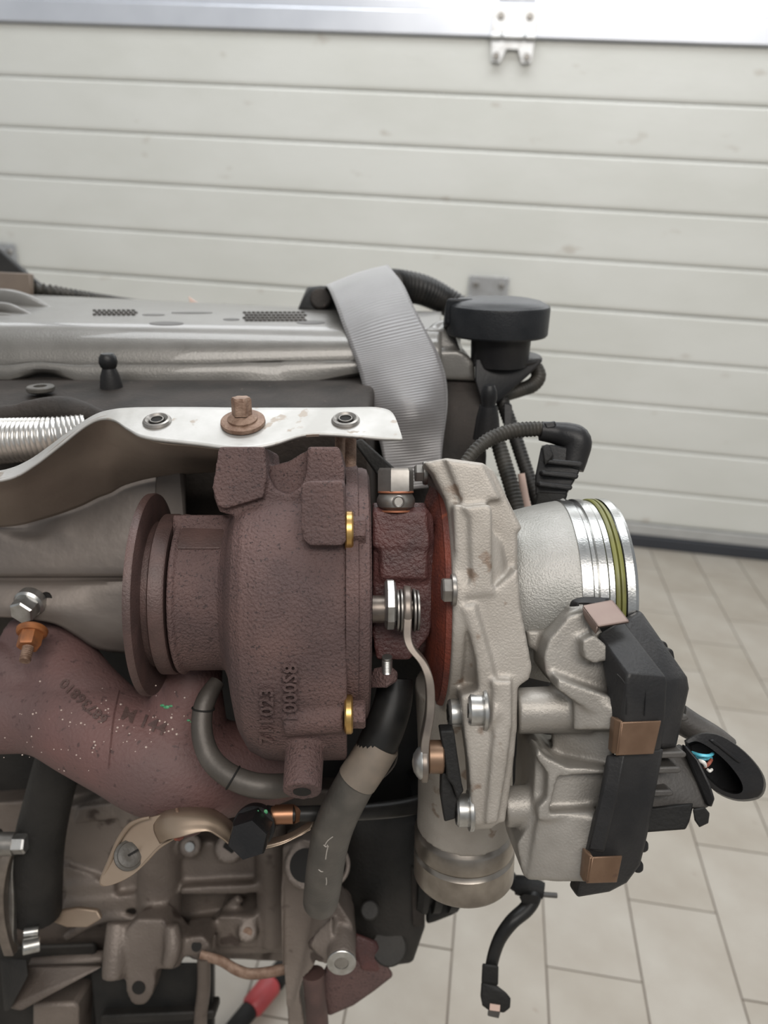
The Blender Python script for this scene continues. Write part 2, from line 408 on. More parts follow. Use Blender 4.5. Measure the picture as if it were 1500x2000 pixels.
wbox('window_mullion', (HX0 - 0.045, HX0 + 0.045, DY - 0.006, DY + 0.03, ZT + 0.0745, ZT + 0.62), rail_m, door, None, 0.003)
wbox('window_rail', (DX0, DX1, DY - 0.006, DY + 0.03, ZT + 0.6205, ZT + 0.72), rail_m, door, None, 0.003)
wbox('window_pane', (DX0, HX0 - 0.0455, DY + 0.01, DY + 0.016, ZT + 0.0745, ZT + 0.62), pane_m, door)
wbox('window_pane', (HX0 + 0.0455, HX - 0.0455, DY + 0.01, DY + 0.016, ZT + 0.0745, ZT + 0.62), pane_m, door)
wbox('window_pane', (HX + 0.0455, DX1, DY + 0.01, DY + 0.016, ZT + 0.0745, ZT + 0.62), pane_m, door)
def hinge(x, z):
    up = wbox('door_hinge', (x - 0.052, x + 0.052, DY - 0.0145, DY - 0.0115, z + 0.006, z + 0.064), hinge_m, door, None, 0.001)
    for q in (-1, 1):
        pass
    lo = world_mesh('hinge_leaf', *(lambda s: ([(a, b, c) for b in (DY - 0.0145, DY - 0.002) for a, c in s], [tuple(range(len(s))), tuple(range(2 * len(s) - 1, len(s) - 1, -1))] + [(i, (i + 1) % len(s), (i + 1) % len(s) + len(s), i + len(s))[::-1] for i in range(len(s))]))(
        [(x - 0.05, z - 0.006), (x - 0.046, z - 0.05), (x - 0.026, z - 0.052), (x - 0.014, z - 0.024), (x + 0.014, z - 0.024), (x + 0.026, z - 0.052), (x + 0.046, z - 0.05), (x + 0.05, z - 0.006)][::-1]), hinge_m, up)
    def wc(name, a, b, r, m, par, seg=16):
        g = G(); g.cyl(a, b, r, seg=seg, ch=r * 0.2)
        g.bm.transform(Matrix.Identity(4)); bmesh.ops.recalc_face_normals(g.bm, faces=g.bm.faces[:])
        me = bpy.data.meshes.new(name); g.bm.to_mesh(me); g.bm.free(); me.materials.append(m)
        for p in me.polygons: p.use_smooth = True
        me.set_sharp_from_angle(angle=0.6)
        o = bpy.data.objects.new(name, me); C.objects.link(o); o.parent = par; return o
    for a, b in ((-0.052, -0.027), (-0.025, 0.025), (0.027, 0.052)):
        wc('hinge_knuckle', Vector((x + a, DY - 0.017, z)), Vector((x + b, DY - 0.017, z)), 0.009, hinge_m, up)
    for dx, dz in ((-0.033, 0.042), (0.033, 0.042), (-0.036, -0.04), (0.036, -0.04)):
        wc('screw', Vector((x + dx, DY - 0.0115, z + dz)), Vector((x + dx, DY - 0.021, z + dz)), 0.0085, steel_grey, up, 8)
hinge(HX, ZT); hinge(HX, ZT - 5 * SL); hinge(HX0 - 0.02, ZT - 5 * SL); hinge(HX0 - 0.02, ZT)
wbox('wall_left', (-4, DX0 - 0.005, DY + 0.02, DY + 0.2, -0.05, 2.9), wall_m, None, 'structure')
wbox('wall_right', (DX1 + 0.005, 5, DY + 0.02, DY + 0.2, -0.05, 2.9), wall_m, None, 'structure')
wbox('wall_above', (DX0 - 0.005, DX1 + 0.005, DY + 0.02, DY + 0.2, ZT + 0.725, 2.9), wall_m, None, 'structure')
# ------------------------------------------------------------------ bench frame helpers
UPE = Vector((0.0, -0.371, 0.929)).normalized()        # upright of the standing engine, in the bench frame
ORIGIN = Vector((0, 0, 0))
from mathutils.bvhtree import BVHTree
def surf(*objs):
    """ray test against finished meshes: returns f(px, py) -> (point, normal) in the bench frame"""
    bpy.context.view_layer.update(); dg = bpy.context.evaluated_depsgraph_get(); trees = []
    inv = M.inverted()
    for o in objs:
        ev = o.evaluated_get(dg); me = ev.to_mesh(); mw = inv @ o.matrix_world
        trees.append(BVHTree.FromPolygons([mw @ v.co for v in me.vertices], [tuple(p.vertices) for p in me.polygons])); ev.to_mesh_clear()
    def f(px, py, dflt=0.4):
        r = P(px, py, 1.0).normalized(); best = None
        for t in trees:
            h = t.ray_cast(ORIGIN, r)
            if h[0] is not None and (best is None or h[3] < best[2]): best = (h[0], h[1], h[3])
        if best is None: return P(px, py, dflt), Vector((0, -1, 0))
        return best[0], best[1]
    return f
def letters(body, size_px, x0, y0, ang, f, lift=0.0006, ext=0.0006, sx=1.0):
    """solid letters lying on a surface; ang in degrees, anticlockwise in the view"""
    ca, sa = math.cos(math.radians(ang)), math.sin(math.radians(ang)); g = G()
    def fn(u, v, w):
        u, v = u * size_px * sx, v * size_px
        p, n = f(x0 + u * ca - v * sa, y0 - u * sa - v * ca)
        return p - p.normalized() * (lift if w > 0 else -0.0012)
    return g.text(body, 1.0, fn, 0.05)
def bolt_x(px, py, d, r, L, name, m, par, side=-1, washer=0.0, wm=None, hexa=True, rot=0.0, socket=False):
    """bolt lying along the turbo axis, its head pointing to side"""
    ax = TA * side
    a = P(px, py, d); rr = pr(r, d); l = pr(L, d)
    g = G()
    if hexa: g.hexhead(a, a + ax * l, rr, rot)
    else: g.lathe(a, ax, [(0, rr * 0.96), (l * 0.1, rr), (l * 0.86, rr), (l, rr * 0.86)], 28)
    b = g.obj(name, m, par, angle=28)
    if washer:
        w = G(); w.lathe(a - ax * pr(washer, d) * 0.5, ax, [(0, rr * 1.25), (pr(washer, d) * .3, rr * 1.3), (pr(washer, d) * .9, rr * 1.25), (pr(washer, d), rr)], 28); w.obj('washer', wm or m, b, angle=40)
    if socket:
        w = G(); w.lathe(a + ax * (l - 0.0002), ax, [(0, rr * 0.6), (0.0005, rr * 0.6)], 12, rfun=lambda t, r, p: r * (1 + 0.16 * math.cos(6 * p)));  w.obj('socket_recess', hole_m, b)
    return b
# ================================================================== TURBOCHARGER
ANG = 0.049
TA = Vector((math.cos(ANG), math.sin(ANG), 0)); TB = Vector((math.sin(ANG), -math.cos(ANG), 0)); TO = P(690, 1157, 0.42)
def S(px, r):
    """distance along the turbo axis at which the near side of a ring of radius r stands at px"""
    k = (px - 750) / FPX; c, s = math.cos(ANG), math.sin(ANG)
    return (k * (TO.y - r * c) - TO.x - r * s) / (c - k * s)
def AX(px, r): return TO + TA * S(px, r)
turbo = thing('turbocharger', 'turbocharger with rusty turbine housing and bare aluminium compressor housing', 'turbocharger', TO)
# turbine housing: neck, scroll, lugs and bolt bosses in one casting
g = G()
g.lathe(TO, TA, [(S(322, .0425), .036), (S(323, .0425), .0416), (S(326, .0425), .0425), (S(334, .0425), .0425), (S(337, .0425), .0405), (S(460, .0405), .0405)], 64)
s0 = S(434, .066); s1 = S(678, .066)
def rbody(t, k, p):
    R = .0665 + .011 * max(0, math.cos(p - 1.5 * PI)) ** 1.5 + .0115 * max(0, math.cos(p - 1.62 * PI)) + .012 * max(0, math.cos(p)) - .003 * max(0, math.sin(p))
    return .0395 + (R - .0395) * k
g.lathe(TO, TA, [(s0 - .007, 0), (s0 - .003, .22), (s0 - .0005, .5), (s0 + .002, .72), (s0 + .007, .90), (s0 + .015, .985), (s0 + .022, 1), (s1 - .001, 1), (s1, .985)], 72, rfun=rbody)
# raised pad on the neck
g.prism([(336, 1006), (435, 1006), (446, 1014), (447, 1036), (436, 1050), (418, 1055), (336, 1055)], .3945, .02)
# upper lugs
g.prism([(432, 872), (515, 872), (521, 925), (537, 955), (562, 966), (588, 950), (598, 925), (600, 872), (662, 872), (672, 915), (672, 985), (640, 1000), (560, 1005), (500, 1000), (450, 1006), (428, 1000), (417, 970), (418, 940)], .3755, .055)
g.prism([(427, 872), (516, 872), (521, 930), (514, 972), (440, 994), (424, 988), (414, 952), (418, 930)], .3715, .05)
g.prism([(505, 916), (535, 908), (565, 900), (590, 884), (612, 876), (612, 990), (505, 990)], .384, .05)
g.prism([(588, 946), (600, 940), (666, 938), (670, 944), (676, 1056), (668, 1066), (606, 1066), (592, 1055), (588, 1030)], .3525, .03)
g.cyl(P(596, 1032, .368), P(677, 1032, .368), pr(40, .368), seg=36)
g.cyl(P(560, 1398, .370), P(673, 1394, .368), pr(40, .370), pr(35, .368), seg=36)
# lower hollow boss, leaning out
tip = P(590, 1546, .363); axd = Vector((-0.01, .68, .73)).normalized()
g.cyl(tip, tip + axd * .05, .0091, .0098, seg=36)
g.hull([(560, 1380, .365), (640, 1380, .365), (560, 1440, .372), (630, 1440, .372), (560, 1380, .40), (640, 1380, .40), (560, 1480, .40), (625, 1480, .40)])
turb = g.obj('turbine_housing', rust, turbo, vox=.00095, smooth=4)
g = G()
g.lathe(TO, TA, [(S(250, .053), .040), (S(246, .053), .0505), (S(241, .053), .0522), (S(238, .053), .0532), (S(250, .053), .0535), (S(254, .053), .0530), (S(257, .053), .0500), (S(259, .052), .0440), (S(266, .045), .0385), (S(281, .0425), .0385), (S(284, .0425), .0415), (S(287, .0425), .0424), (S(313, .0425), .0424), (S(317, .0425), .0416), (S(318, .0425), .036), (S(250, .053), .038)], 96)
g.obj('outlet_flange', rust_smooth, turbo, angle=40)
g = G()
g.lathe(TO, TA, [(S(676, .066), .05), (S(676, .066), .0682), (S(700, .0668), .0686), (S(703, .0668), .0672), (S(712, .0655), .0672), (S(722, .064), .0662), (S(727, .063), .063), (S(728, .05), .036)], 96)
g.obj('turbine_end_ring', rust, turbo, angle=40)
g = G(); R = []; ax, u, v = g.frame(TA); sa, sb_ = S(338, .0405), S(446, .0405)
for k in range(13):
    w = k / 12; lo = 38 + (0 if w < .8 else 26 * ((w - .8) / .2) ** 2); t = sa + (sb_ - sa) * w
    angs = [math.radians(180 - (lo + (82 - lo) * i / 8)) for i in range(9)]
    R.append([TO + ax * t + (u * math.cos(q) + v * math.sin(q)) * .0414 for q in angs] + [TO + ax * t + (u * math.cos(q) + v * math.sin(q)) * .0385 for q in reversed(angs)])
g.rings(R); g.obj('neck_pad', rust_smooth, turbo, bevel=.0005)
g = G(); g.lathe(tip - axd * .0004, axd, [(0, .0042), (.0012, .0042)], 24); g.obj('boss_bore', hole_m, turbo)
f = surf(turb)
letters('711023', 38, 533, 1455, 90, f, .0026, sx=.98).obj('cast_number', rust, turbo, angle=50)
letters('1000S8', 40, 580, 1412, 90, f, .0028, sx=.98).obj('cast_number', rust, turbo, angle=50)
for (x, y, d, nm) in ((681, 1037, .3625, 0), (680, 1395, .364, 1)):
    g = G(); g.ring(P(x - 7, y, d), TA, .004, pr(39 if not nm else 38, d), pr(16, d)); w = g.obj('turbine_bolt', brass, turbo, label='brass collar of the turbine bolt')
    g = G(); g.hexhead(P(x + 7, y, d), P(x + 34, y, d), pr(30 if not nm else 27, d), rot=.3); g.obj('bolt_head', rust, w, angle=28)
# bearing housing
g = G()
g.lathe(TO, TA, [(S(722, .04), .034), (S(735, .034), .034), (S(838, .034), .034), (S(842, .034), .030)], 48)
g.prism([(728, 990), (832, 990), (846, 1008), (850, 1060), (848, 1180), (840, 1240), (800, 1290), (735, 1290), (727, 1240)], .3825, .06)
g.prism([(742, 1075), (835, 1075), (835, 1132), (742, 1132)], .3795, .03)
g.hull([(727, 982, .395), (832, 982, .395), (727, 999, .379), (834, 999, .379), (727, 1070, .379), (840, 1070, .379), (727, 1070, .43), (840, 1070, .43), (727, 982, .43), (832, 982, .43)])
g.obj('bearing_housing', rust_dark, turbo, vox=.0012, smooth=5)
# red back plate with two ridges
g = G()
g.lathe(TO, TA, [(S(836, .036), .030), (S(838, .036), .036), (S(846, .042), .0445), (S(852, .048), .0475), (S(853, .049), .0500), (S(860, .053), .0525), (S(861, .053), .0545), (S(870, .057), .0575), (S(871, .058), .0592), (S(878, .060), .0602), (S(884, .061), .0608), (S(886, .061), .05)], 96)
g.obj('back_plate', rust_red, turbo, angle=25)
# compressor housing
g = G()
sb = S(886, .062)
g.lathe(TO, TA, [(sb - .0005, .0600), (sb - .0005, .0628), (sb + .001, .0635), (sb + .005, .0635), (sb + .006, .060), (sb + .010, .062), (sb + .016, .0615), (sb + .024, .058), (sb + .029, .050), (sb + .033, .040)], 96)
# top saddle
g.prism([(826, 903), (872, 894), (945, 904), (966, 920), (1021, 1032), (1012, 1040), (1012, 1160), (890, 1165), (886, 1060), (870, 975), (846, 925)], .374, .075)
g.prism([(905, 990), (958, 985), (962, 1000), (963, 1160), (905, 1165), (922, 1130), (918, 1010)], .359, .03)
g.prism([(870, 897), (945, 906), (978, 975), (905, 985)], .371, .05)
g.prism([(885, 985), (903, 985), (918, 1010), (922, 1130), (892, 1165)], .361, .02)
# mounting arm for the actuator
g.prism([(895, 1160), (965, 1150), (1012, 1110), (1018, 1190), (1030, 1250), (1040, 1305), (1034, 1328), (1012, 1342), (1011, 1420), (1003, 1500), (987, 1608), (948, 1614), (936, 1600), (945, 1440), (948, 1350), (930, 1270), (905, 1195)], .360, .024)
g.prism([(905, 1188), (928, 1180), (960, 1290), (975, 1360), (965, 1450), (950, 1560), (945, 1612), (921, 1612), (919, 1545), (916, 1500), (908, 1440), (900, 1360), (935, 1350), (930, 1290)], .3575, .02)
g.prism([(960, 1330), (1000, 1330), (1000, 1420), (990, 1500), (972, 1608), (948, 1612), (960, 1480), (968, 1400)], .3545, .014)
g.cyl(P(903, 1392, .372), P(960, 1392, .374), pr(35, .372), seg=32)
g.cyl(P(946, 1384, .362), P(970, 1384, .364), pr(40, .362), seg=32)
g.cyl(P(916, 1582, .366), P(960, 1580, .368), pr(36, .366), seg=32)
# scroll outlet turned down
g.tube([(905, 1330, .42, 95), (908, 1450, .435, 92), (908, 1560, .45, 92), (906, 1612, .455, 92)], 6, 40)
g.obj('compressor_housing', alu, turbo, vox=.0011, smooth=5)
# compressor inlet
g = G()
g.lathe(TO, TA, [(S(985, .040), .036), (S(1003, .042), .0415), (S(1030, .0435), .0437), (S(1070, .046), .0462), (S(1110, .048), .0484), (S(1138, .0495), .0495), (S(1141, .0495), .0462)], 96)
g.obj('inlet_pipe', alu_inlet, turbo, angle=40)
g = G(); g.lathe(TO, TA, [(S(1136, .0495), .046), (S(1139, .0503), .0503), (S(1160, .0503), .0503), (S(1163, .0497), .0493), (S(1170, .0497), .0493), (S(1174, .0505), .0505), (S(1190, .0505), .0505), (S(1193, .05), .0497), (S(1203, .05), .0497), (S(1204, .047), .047), (S(1226, .047), .047), (S(1227, .0507), .0507), (S(1242, .0507), .051), (S(1248, .0503), .0503), (S(1250, .049), .048), (S(1248, .046), .0455), (S(1140, .0455), .0445)], 96)
g.obj('inlet_collar', machined, turbo, angle=25)
g = G()
g.lathe(TO, TA, [(S(1205, .05), .047), (S(1205, .0505), .0502), (S(1208, .0505), .0507), (S(1212, .0505), .0507), (S(1214, .05), .0495), (S(1216, .0505), .0507), (S(1221, .0505), .0507), (S(1224, .0505), .0502), (S(1225, .05), .047)], 96)
g.obj('seal_ring', seal_green, turbo, angle=40)
# arm over the inlet (top rib)
g = G()
g.hull([(1016, 1030, .41), (1012, 1075, .392), (1034, 1075, .392), (1098, 973, .42), (1118, 985, .41), (1112, 1020, .395), (1020, 1030, .44), (1100, 973, .45), (1118, 985, .45)])
g.obj('inlet_rib', alu_inlet, turbo, bevel=.004, seg=3)
# scroll outlet collar
oc = P(907, 1606, .455); od = -Vector((-.01, -.25, .97)).normalized()
g = G(); g.lathe(oc, od, [(0, .0265), (.003, .0285), (.0045, .0292), (.014, .0292), (.0155, .0282), (.0165, .0285), (.018, .0296), (.033, .0296), (.0345, .0288), (.0345, .025), (.001, .024)], 72); g.obj('outlet_collar', dirty_machined, turbo, angle=25)
# bolts of the compressor side
bolt_x(885, 1152, .356, 25, 22, 'housing_bolt', steel_grey, turbo, -1, 9, steel_grey)
bolt_x(830, 924, .40, 18, 20, 'housing_bolt', steel_grey, turbo, -1, 9, steel_grey)
bolt_x(905, 1392, .371, 27, 30, 'flange_bolt', steel, turbo, -1, 9, steel, False, socket=True)
bolt_x(945, 1384, .361, 33, 33, 'flange_bolt', steel, turbo, -1, 9, steel, False, socket=True)
bolt_x(918, 1582, .3655, 31, 28, 'flange_bolt', steel, turbo, -1, 9, steel, False, socket=True)
# banjo bolt
bz = P(773, 996, .385); up = Vector((0, -.05, 1)).normalized(); k = .385 / FPX
g = G(); g.lathe(bz, up, [(0, 26 * k), (2 * k, 28 * k), (6 * k, 35 * k), (14 * k, 37.5 * k), (22 * k, 37 * k), (30 * k, 33 * k), (33 * k, 30 * k)], 40); bj = g.obj('banjo_fitting', steel_grey, turbo)
g = G(); g.ring(bz + up * 33 * k, up, 10 * k, 35 * k, 4 * k); g.obj('copper_washer', copper_red, bj)
g = G(); g.ring(bz - up * 4 * k, up, 10 * k, 33 * k, 4 * k); g.obj('copper_washer', copper_red, bj)
g = G(); g.hexhead(bz + up * 37 * k, bz + up * 82 * k, 36 * k, rot=.25, ch=.1); g.obj('banjo_bolt', steel_grey, bj, angle=28)
g = G(); c = bz + up * 16 * k + Vector((.0012, -36 * k, .0)); g.lathe(c, Vector((.1, -1, 0)), [(-.001, 12 * k), (.0004, 12 * k), (.0008, 10 * k), (.0003, 8 * k)], 24); g.obj('ball_plug', steel_grey, bj)
# lever and shaft
g = G(); g.cyl(P(728, 1190, .376), P(760, 1190, .376), pr(27, .376)); g.cyl(P(750, 1190, .374), P(820, 1190, .374), pr(20, .374)); sh = g.obj('vane_shaft', lever_steel, turbo)
g = G(); g.lathe(P(751, 1186, .360) + Vector((0, .012, 0)), TA, [(0, pr(44, .372)), (.0012, pr(50, .372)), (.0042, pr(50, .372)), (.0052, pr(45, .372))], 10); g.obj('shaft_nut', steel, turbo, angle=20)
g = G()
for a, r in ((774, 40), (781, 42)): g.ring(P(a, 1192, .371), TA, pr(10, .371), pr(r, .371), pr(5, .371))
g.ring(P(806, 1192, .371), TA, pr(10, .371), pr(42, .371), pr(5, .371)); g.ring(P(813, 1192, .371), TA, pr(10, .371), pr(40, .371), pr(5, .371))
g.obj('shaft_washer', steel_grey, turbo)
g = G(); w = Vector((.0, .0035, 0))
g.cyl(P(788, 1192, .370), P(803, 1192, .370), pr(48, .370), seg=36, ch=.0006)
def bar(pts, wd, th):
    R = []
    for x, y, d in spline(pts, 5):
        p = P(x, y, d); R.append([p + Vector((-th, -wd, 0)), p + Vector((th, -wd, 0)), p + Vector((th, wd, 0)), p + Vector((-th, wd, 0))])
    g.rings(R)
bar([(796, 1205, .365), (795, 1240, .364), (803, 1264, .363), (824, 1290, .362), (836, 1318, .361), (840, 1350, .361), (839, 1390, .361), (833, 1425, .361), (829, 1450, .361), (828, 1490, .361)], .0062, .0019)
g.cyl(P(821, 1490, .361), P(836, 1490, .361), pr(37, .361), seg=36, ch=.0006)
lv = g.obj('actuating_lever', lever_steel, turbo, bevel=.0005)
g = G(); g.lathe(P(823, 1490, .359), -TA, [(0, pr(32, .359)), (.001, pr(31, .359)), (.0022, pr(26, .359)), (.0036, pr(17, .359)), (.0042, pr(5, .359))], 28); g.obj('pin_head', steel, lv)
g = G(); g.cyl(P(836, 1478, .362), P(866, 1478, .362), pr(32, .362), ch=.0006); g.obj('bronze_bush', bronze, lv)
g = G(); g.prism([(859, 1428), (887, 1427), (893, 1470), (902, 1530), (906, 1546), (893, 1562), (884, 1535), (873, 1520), (866, 1470)], .357, .012); g.obj('link_plate', blackm, lv, bevel=.0008, label='black link plate')
g = G(); g.prism([(862, 1508), (875, 1512), (884, 1535), (893, 1560), (890, 1600), (868, 1606), (861, 1560)], .361, .01); g.obj('link_plate', blackm, lv, bevel=.0008)
# stud on its lump
g = G(); g.hull([(714, 1335, .385), (730, 1305, .378), (760, 1298, .374), (777, 1312, .376), (776, 1330, .376), (755, 1344, .374), (716, 1344, .383), (720, 1320, .41), (775, 1320, .41)]); g.obj('stud_lug', rust, turbo, bevel=.003, seg=3)
g = G(); a = P(756, 1312, .376); b = P(756, 1277, .372); g.lathe(a, b - a, [(0, .0026)] + [(.0009 * i * .5 + .0006, .0026 if i % 2 else .0021) for i in range(15)] + [(.0078, .0026), (.0086, .0024)], 16); g.obj('threaded_stud', steel, turbo, angle=60)

# ================================================================== ACTUATOR
act = thing('turbo_actuator', 'electronic actuator box, grey casting with black plastic lid held by bronze clips', 'actuator', P(1140, 1480, .37))
g = G()
g.cyl(P(1008, 1388, .368), P(1150, 1384, .368), pr(44, .368), pr(46, .368), seg=36)
g.hull([(1120, 1345, .352), (1235, 1398, .345), (1235, 1425, .345), (1120, 1425, .352), (1120, 1340, .39), (1240, 1390, .39), (1240, 1425, .39), (1120, 1428, .39)])
g.cyl(P(985, 1576, .372), P(1056, 1572, .372), pr(38, .372), pr(40, .372), seg=36)
g.prism([(1028, 1232), (1110, 1226), (1112, 1300), (1062, 1300), (1060, 1272), (1034, 1268)], .380, .03)
# gear dome, three steps
g.prism([(1110, 1205), (1150, 1190), (1180, 1240), (1226, 1315), (1228, 1395), (1200, 1402), (1150, 1390), (1118, 1368), (1088, 1345), (1066, 1315), (1062, 1285), (1072, 1250), (1092, 1228)], .362, .03)
g.prism([(1102, 1210), (1112, 1186), (1140, 1180), (1146, 1215), (1112, 1240)], .370, .03)
g.prism([(1090, 1325), (1150, 1348), (1224, 1372), (1222, 1398), (1200, 1402), (1150, 1388), (1115, 1365), (1088, 1345)], .349, .02)
g.prism([(1138, 1252), (1160, 1240), (1185, 1260), (1200, 1290), (1160, 1296), (1140, 1285)], .3535, .02)
# lower box
g.prism([(1046, 1470), (1062, 1460), (1095, 1490), (1150, 1500), (1195, 1498), (1160, 1720), (1090, 1724), (1022, 1712), (1010, 1650), (1040, 1600)], .362, .05)
g.prism([(1050, 1462), (1068, 1480), (1110, 1500), (1190, 1502), (1190, 1512), (1090, 1516), (1072, 1590), (1168, 1584), (1166, 1596), (1052, 1604), (1050, 1580), (1068, 1560), (1070, 1510), (1048, 1480)], .3545, .02)
g.hull([(1052, 1600, .357), (1165, 1592, .352), (1150, 1722, .352), (1030, 1718, .360), (1010, 1650, .375), (1052, 1600, .39), (1165, 1592, .39), (1150, 1722, .39), (1030, 1715, .39)])
g.hull([(1075, 1420, .375), (1200, 1420, .36), (1200, 1500, .36), (1085, 1500, .375), (1075, 1420, .40), (1200, 1420, .40), (1200, 1500, .40), (1085, 1500, .40)])
ah = g.obj('actuator_housing', alu_grey, act, vox=.0011, smooth=4)
g = G()
g.hull([(1168, 1238, .360), (1216, 1212, .365), (1228, 1316, .337), (1300, 1322, .342), (1224, 1328, .3365), (1302, 1335, .3415), (1225, 1404, .3385), (1298, 1406, .343), (1206, 1470, .3425), (1290, 1466, .347), (1172, 1262, .372), (1218, 1220, .385), (1222, 1405, .37), (1290, 1440, .38), (1206, 1470, .37), (1302, 1330, .38)])
g.obj('lid', cover_black, act, bevel=.0022, seg=3)
g = G()
g.hull([(1212, 1210, .368), (1250, 1190, .374), (1342, 1322, .358), (1296, 1330, .347), (1346, 1345, .358), (1320, 1462, .358), (1286, 1464, .350), (1250, 1200, .395), (1342, 1330, .39), (1318, 1455, .388), (1220, 1230, .39), (1286, 1450, .385)])
g.obj('lid_step', cover_black, act, bevel=.0022, seg=3)
g = G()
g.hull([(1207, 1470, .343), (1296, 1462, .347), (1276, 1560, .348), (1262, 1640, .351), (1250, 1690, .354), (1224, 1724, .357), (1190, 1742, .357), (1128, 1752, .358), (1112, 1730, .365), (1150, 1660, .3475), (1187, 1510, .344), (1207, 1470, .375), (1296, 1462, .38), (1262, 1640, .385), (1224, 1724, .385), (1128, 1752, .385), (1150, 1660, .38)])
g.obj('lid', cover_black, act, bevel=.0012)
g = G(); g.hull([(1185, 1475, .345), (1222, 1472, .341), (1205, 1560, .342), (1180, 1664, .346), (1150, 1662, .3475), (1186, 1510, .343), (1185, 1475, .36), (1222, 1472, .36), (1180, 1664, .36), (1150, 1662, .36)]); g.obj('lid_flange', cover_black, act, bevel=.001)
g = G()
for y in (1246, 1240): pass
g.tube([(1205, 1316, .3395, 1.2), (1222, 1340, .338, 1.2), (1224, 1395, .338, 1.2)], 5, 6); g.tube([(1262, 1319, .341, 1.2), (1262, 1345, .3395, 1.2), (1259, 1398, .3395, 1.2)], 5, 6)
g.obj('lid_seam', blackp, act)
for (x, y, w, h, d) in ((1288, 1262, 16, 9, .386), (1300, 1278, 16, 11, .378)):
    g = G(); g.prism([(x, y - h), (x + w - 5, y - h), (x + w, y - h + 5), (x + w + 3, y + h), (x + 4, y + h)], d, .006); g.obj('lid_knob', blackp, act, bevel=.0008)
for (x0, x1, y, d) in ((1300, 1346, 1404, .366), (1285, 1342, 1476, .3525), (1268, 1332, 1506, .3515), (1250, 1317, 1551, .3515)):
    g = G(); g.prism([(x0, y - 7), (x1 - 6, y - 8), (x1, y - 3), (x1 - 2, y + 3), (x1 - 8, y + 5), (x0, y + 6)], d, .03); g.obj('cooling_fin', greyplast, act, bevel=.0009)
for (x, y) in ((1258, 1652), (1248, 1692)):
    g = G(); g.prism([(x - 6, y - 16), (x + 2, y - 12), (x + 10, y - 4), (x + 10, y + 10), (x + 2, y + 15), (x - 8, y + 14)], .362, .02); g.obj('lid_knob', blackp, act, bevel=.001)
# clips
def clip(pts, d, m, fold, lab=None):
    g = G(); g.prism(pts, d, .0012); c = g.obj('clip', m, act, bevel=.0004, label=lab)
    g = G(); g.prism(fold, d, .006); g.obj('clip_fold', m, c, bevel=.0007); return c
clip([(1212, 1411, .3375), (1292, 1408, .341), (1277, 1473, .342), (1203, 1476, .338)], .338, bronze, [(1200, 1404, .341), (1218, 1409, .337), (1209, 1476, .337), (1194, 1472, .341)])
clip([(1152, 1675, .3425), (1216, 1672, .3475), (1205, 1724, .349), (1145, 1726, .3435)], .343, bronze, [(1144, 1664, .346), (1160, 1674, .342), (1151, 1726, .342), (1138, 1722, .346)])
g = G(); g.hull([(1138, 1182, .360), (1196, 1171, .3635), (1230, 1214, .3545), (1168, 1224, .351), (1138, 1185, .362), (1196, 1174, .3655), (1230, 1217, .3565), (1168, 1227, .353)]); c = g.obj('clip', clip_light, act, bevel=.0008, label='pale steel clip')
g = G(); g.hull([(1137, 1183, .360), (1139, 1200, .358), (1168, 1225, .351), (1163, 1240, .352), (1143, 1212, .358), (1150, 1192, .364), (1172, 1230, .356)]); g.obj('clip_fold', clip_light, c, bevel=.0005)
g = G(); g.sheet([[(1112, 1184, .366), (1118, 1172, .366), (1140, 1166, .366), (1190, 1168, .366)], [(1128, 1184, .362), (1130, 1177, .362), (1150, 1177, .362), (1188, 1180, .363)]], 4); g.obj('clip_tongue', blackp, c, th=.001)
# plug side
g = G(); g.hull([(1296, 1470, .37), (1328, 1452, .375), (1352, 1476, .372), (1378, 1526, .366), (1391, 1568, .363), (1380, 1580, .362), (1262, 1578, .358), (1268, 1530, .358), (1296, 1470, .40), (1340, 1460, .40), (1388, 1566, .395), (1262, 1578, .39)]); g.obj('plug_socket', greyplast, act, bevel=.003, seg=3)
g = G(); g.hull([(1258, 1580, .3535), (1352, 1570, .352), (1346, 1606, .352), (1338, 1620, .352), (1258, 1626, .3535), (1262, 1572, .372), (1356, 1566, .375), (1340, 1618, .375), (1268, 1625, .372)]); pl = g.obj('side_connector', blackm, act, bevel=.0012)
g = G(); g.hull([(1353, 1580, .353), (1376, 1576, .353), (1386, 1588, .354), (1384, 1608, .354), (1370, 1606, .353), (1366, 1616, .353), (1356, 1602, .353), (1353, 1580, .366), (1376, 1576, .366), (1386, 1590, .366), (1366, 1616, .366)]); g.obj('connector_latch', blackm, pl, bevel=.0008)
g = G(); g.tube([(1322, 1400, .40, 28), (1350, 1418, .40, 27), (1390, 1440, .40, 25), (1420, 1462, .40, 24)], 5, 20); g.obj('cable_stub', greyplast, act)

# ================================================================== OPEN CABLE PLUG
plug = thing('cable_plug', 'open oval black plug with cyan and white wires inside, beside the actuator fins', 'plug', P(1410, 1500, .365))
def oval(pts_out, d0, pts_in, d1):
    g = G()
    o0 = spline([(*p,) for p in pts_out + pts_out[:1]], 4)[:-1]; i0 = spline([(*p,) for p in pts_in + pts_in[:1]], 4)[:-1]
    return o0, i0
out = [(1336, 1446), (1370, 1431), (1410, 1437), (1455, 1468), (1486, 1505), (1494, 1535), (1480, 1558), (1440, 1563), (1400, 1548), (1368, 1515), (1345, 1475)]
inn = [(1343, 1452), (1362, 1448), (1390, 1463), (1420, 1489), (1443, 1518), (1451, 1538), (1446, 1549), (1428, 1550), (1402, 1538), (1373, 1509), (1352, 1476)]
oo = spline([p + (0,) for p in out] + [out[0] + (0,)], 4)[:-1]; ii = spline([p + (0,) for p in inn] + [inn[0] + (0,)], 4)[:-1]
g = G()
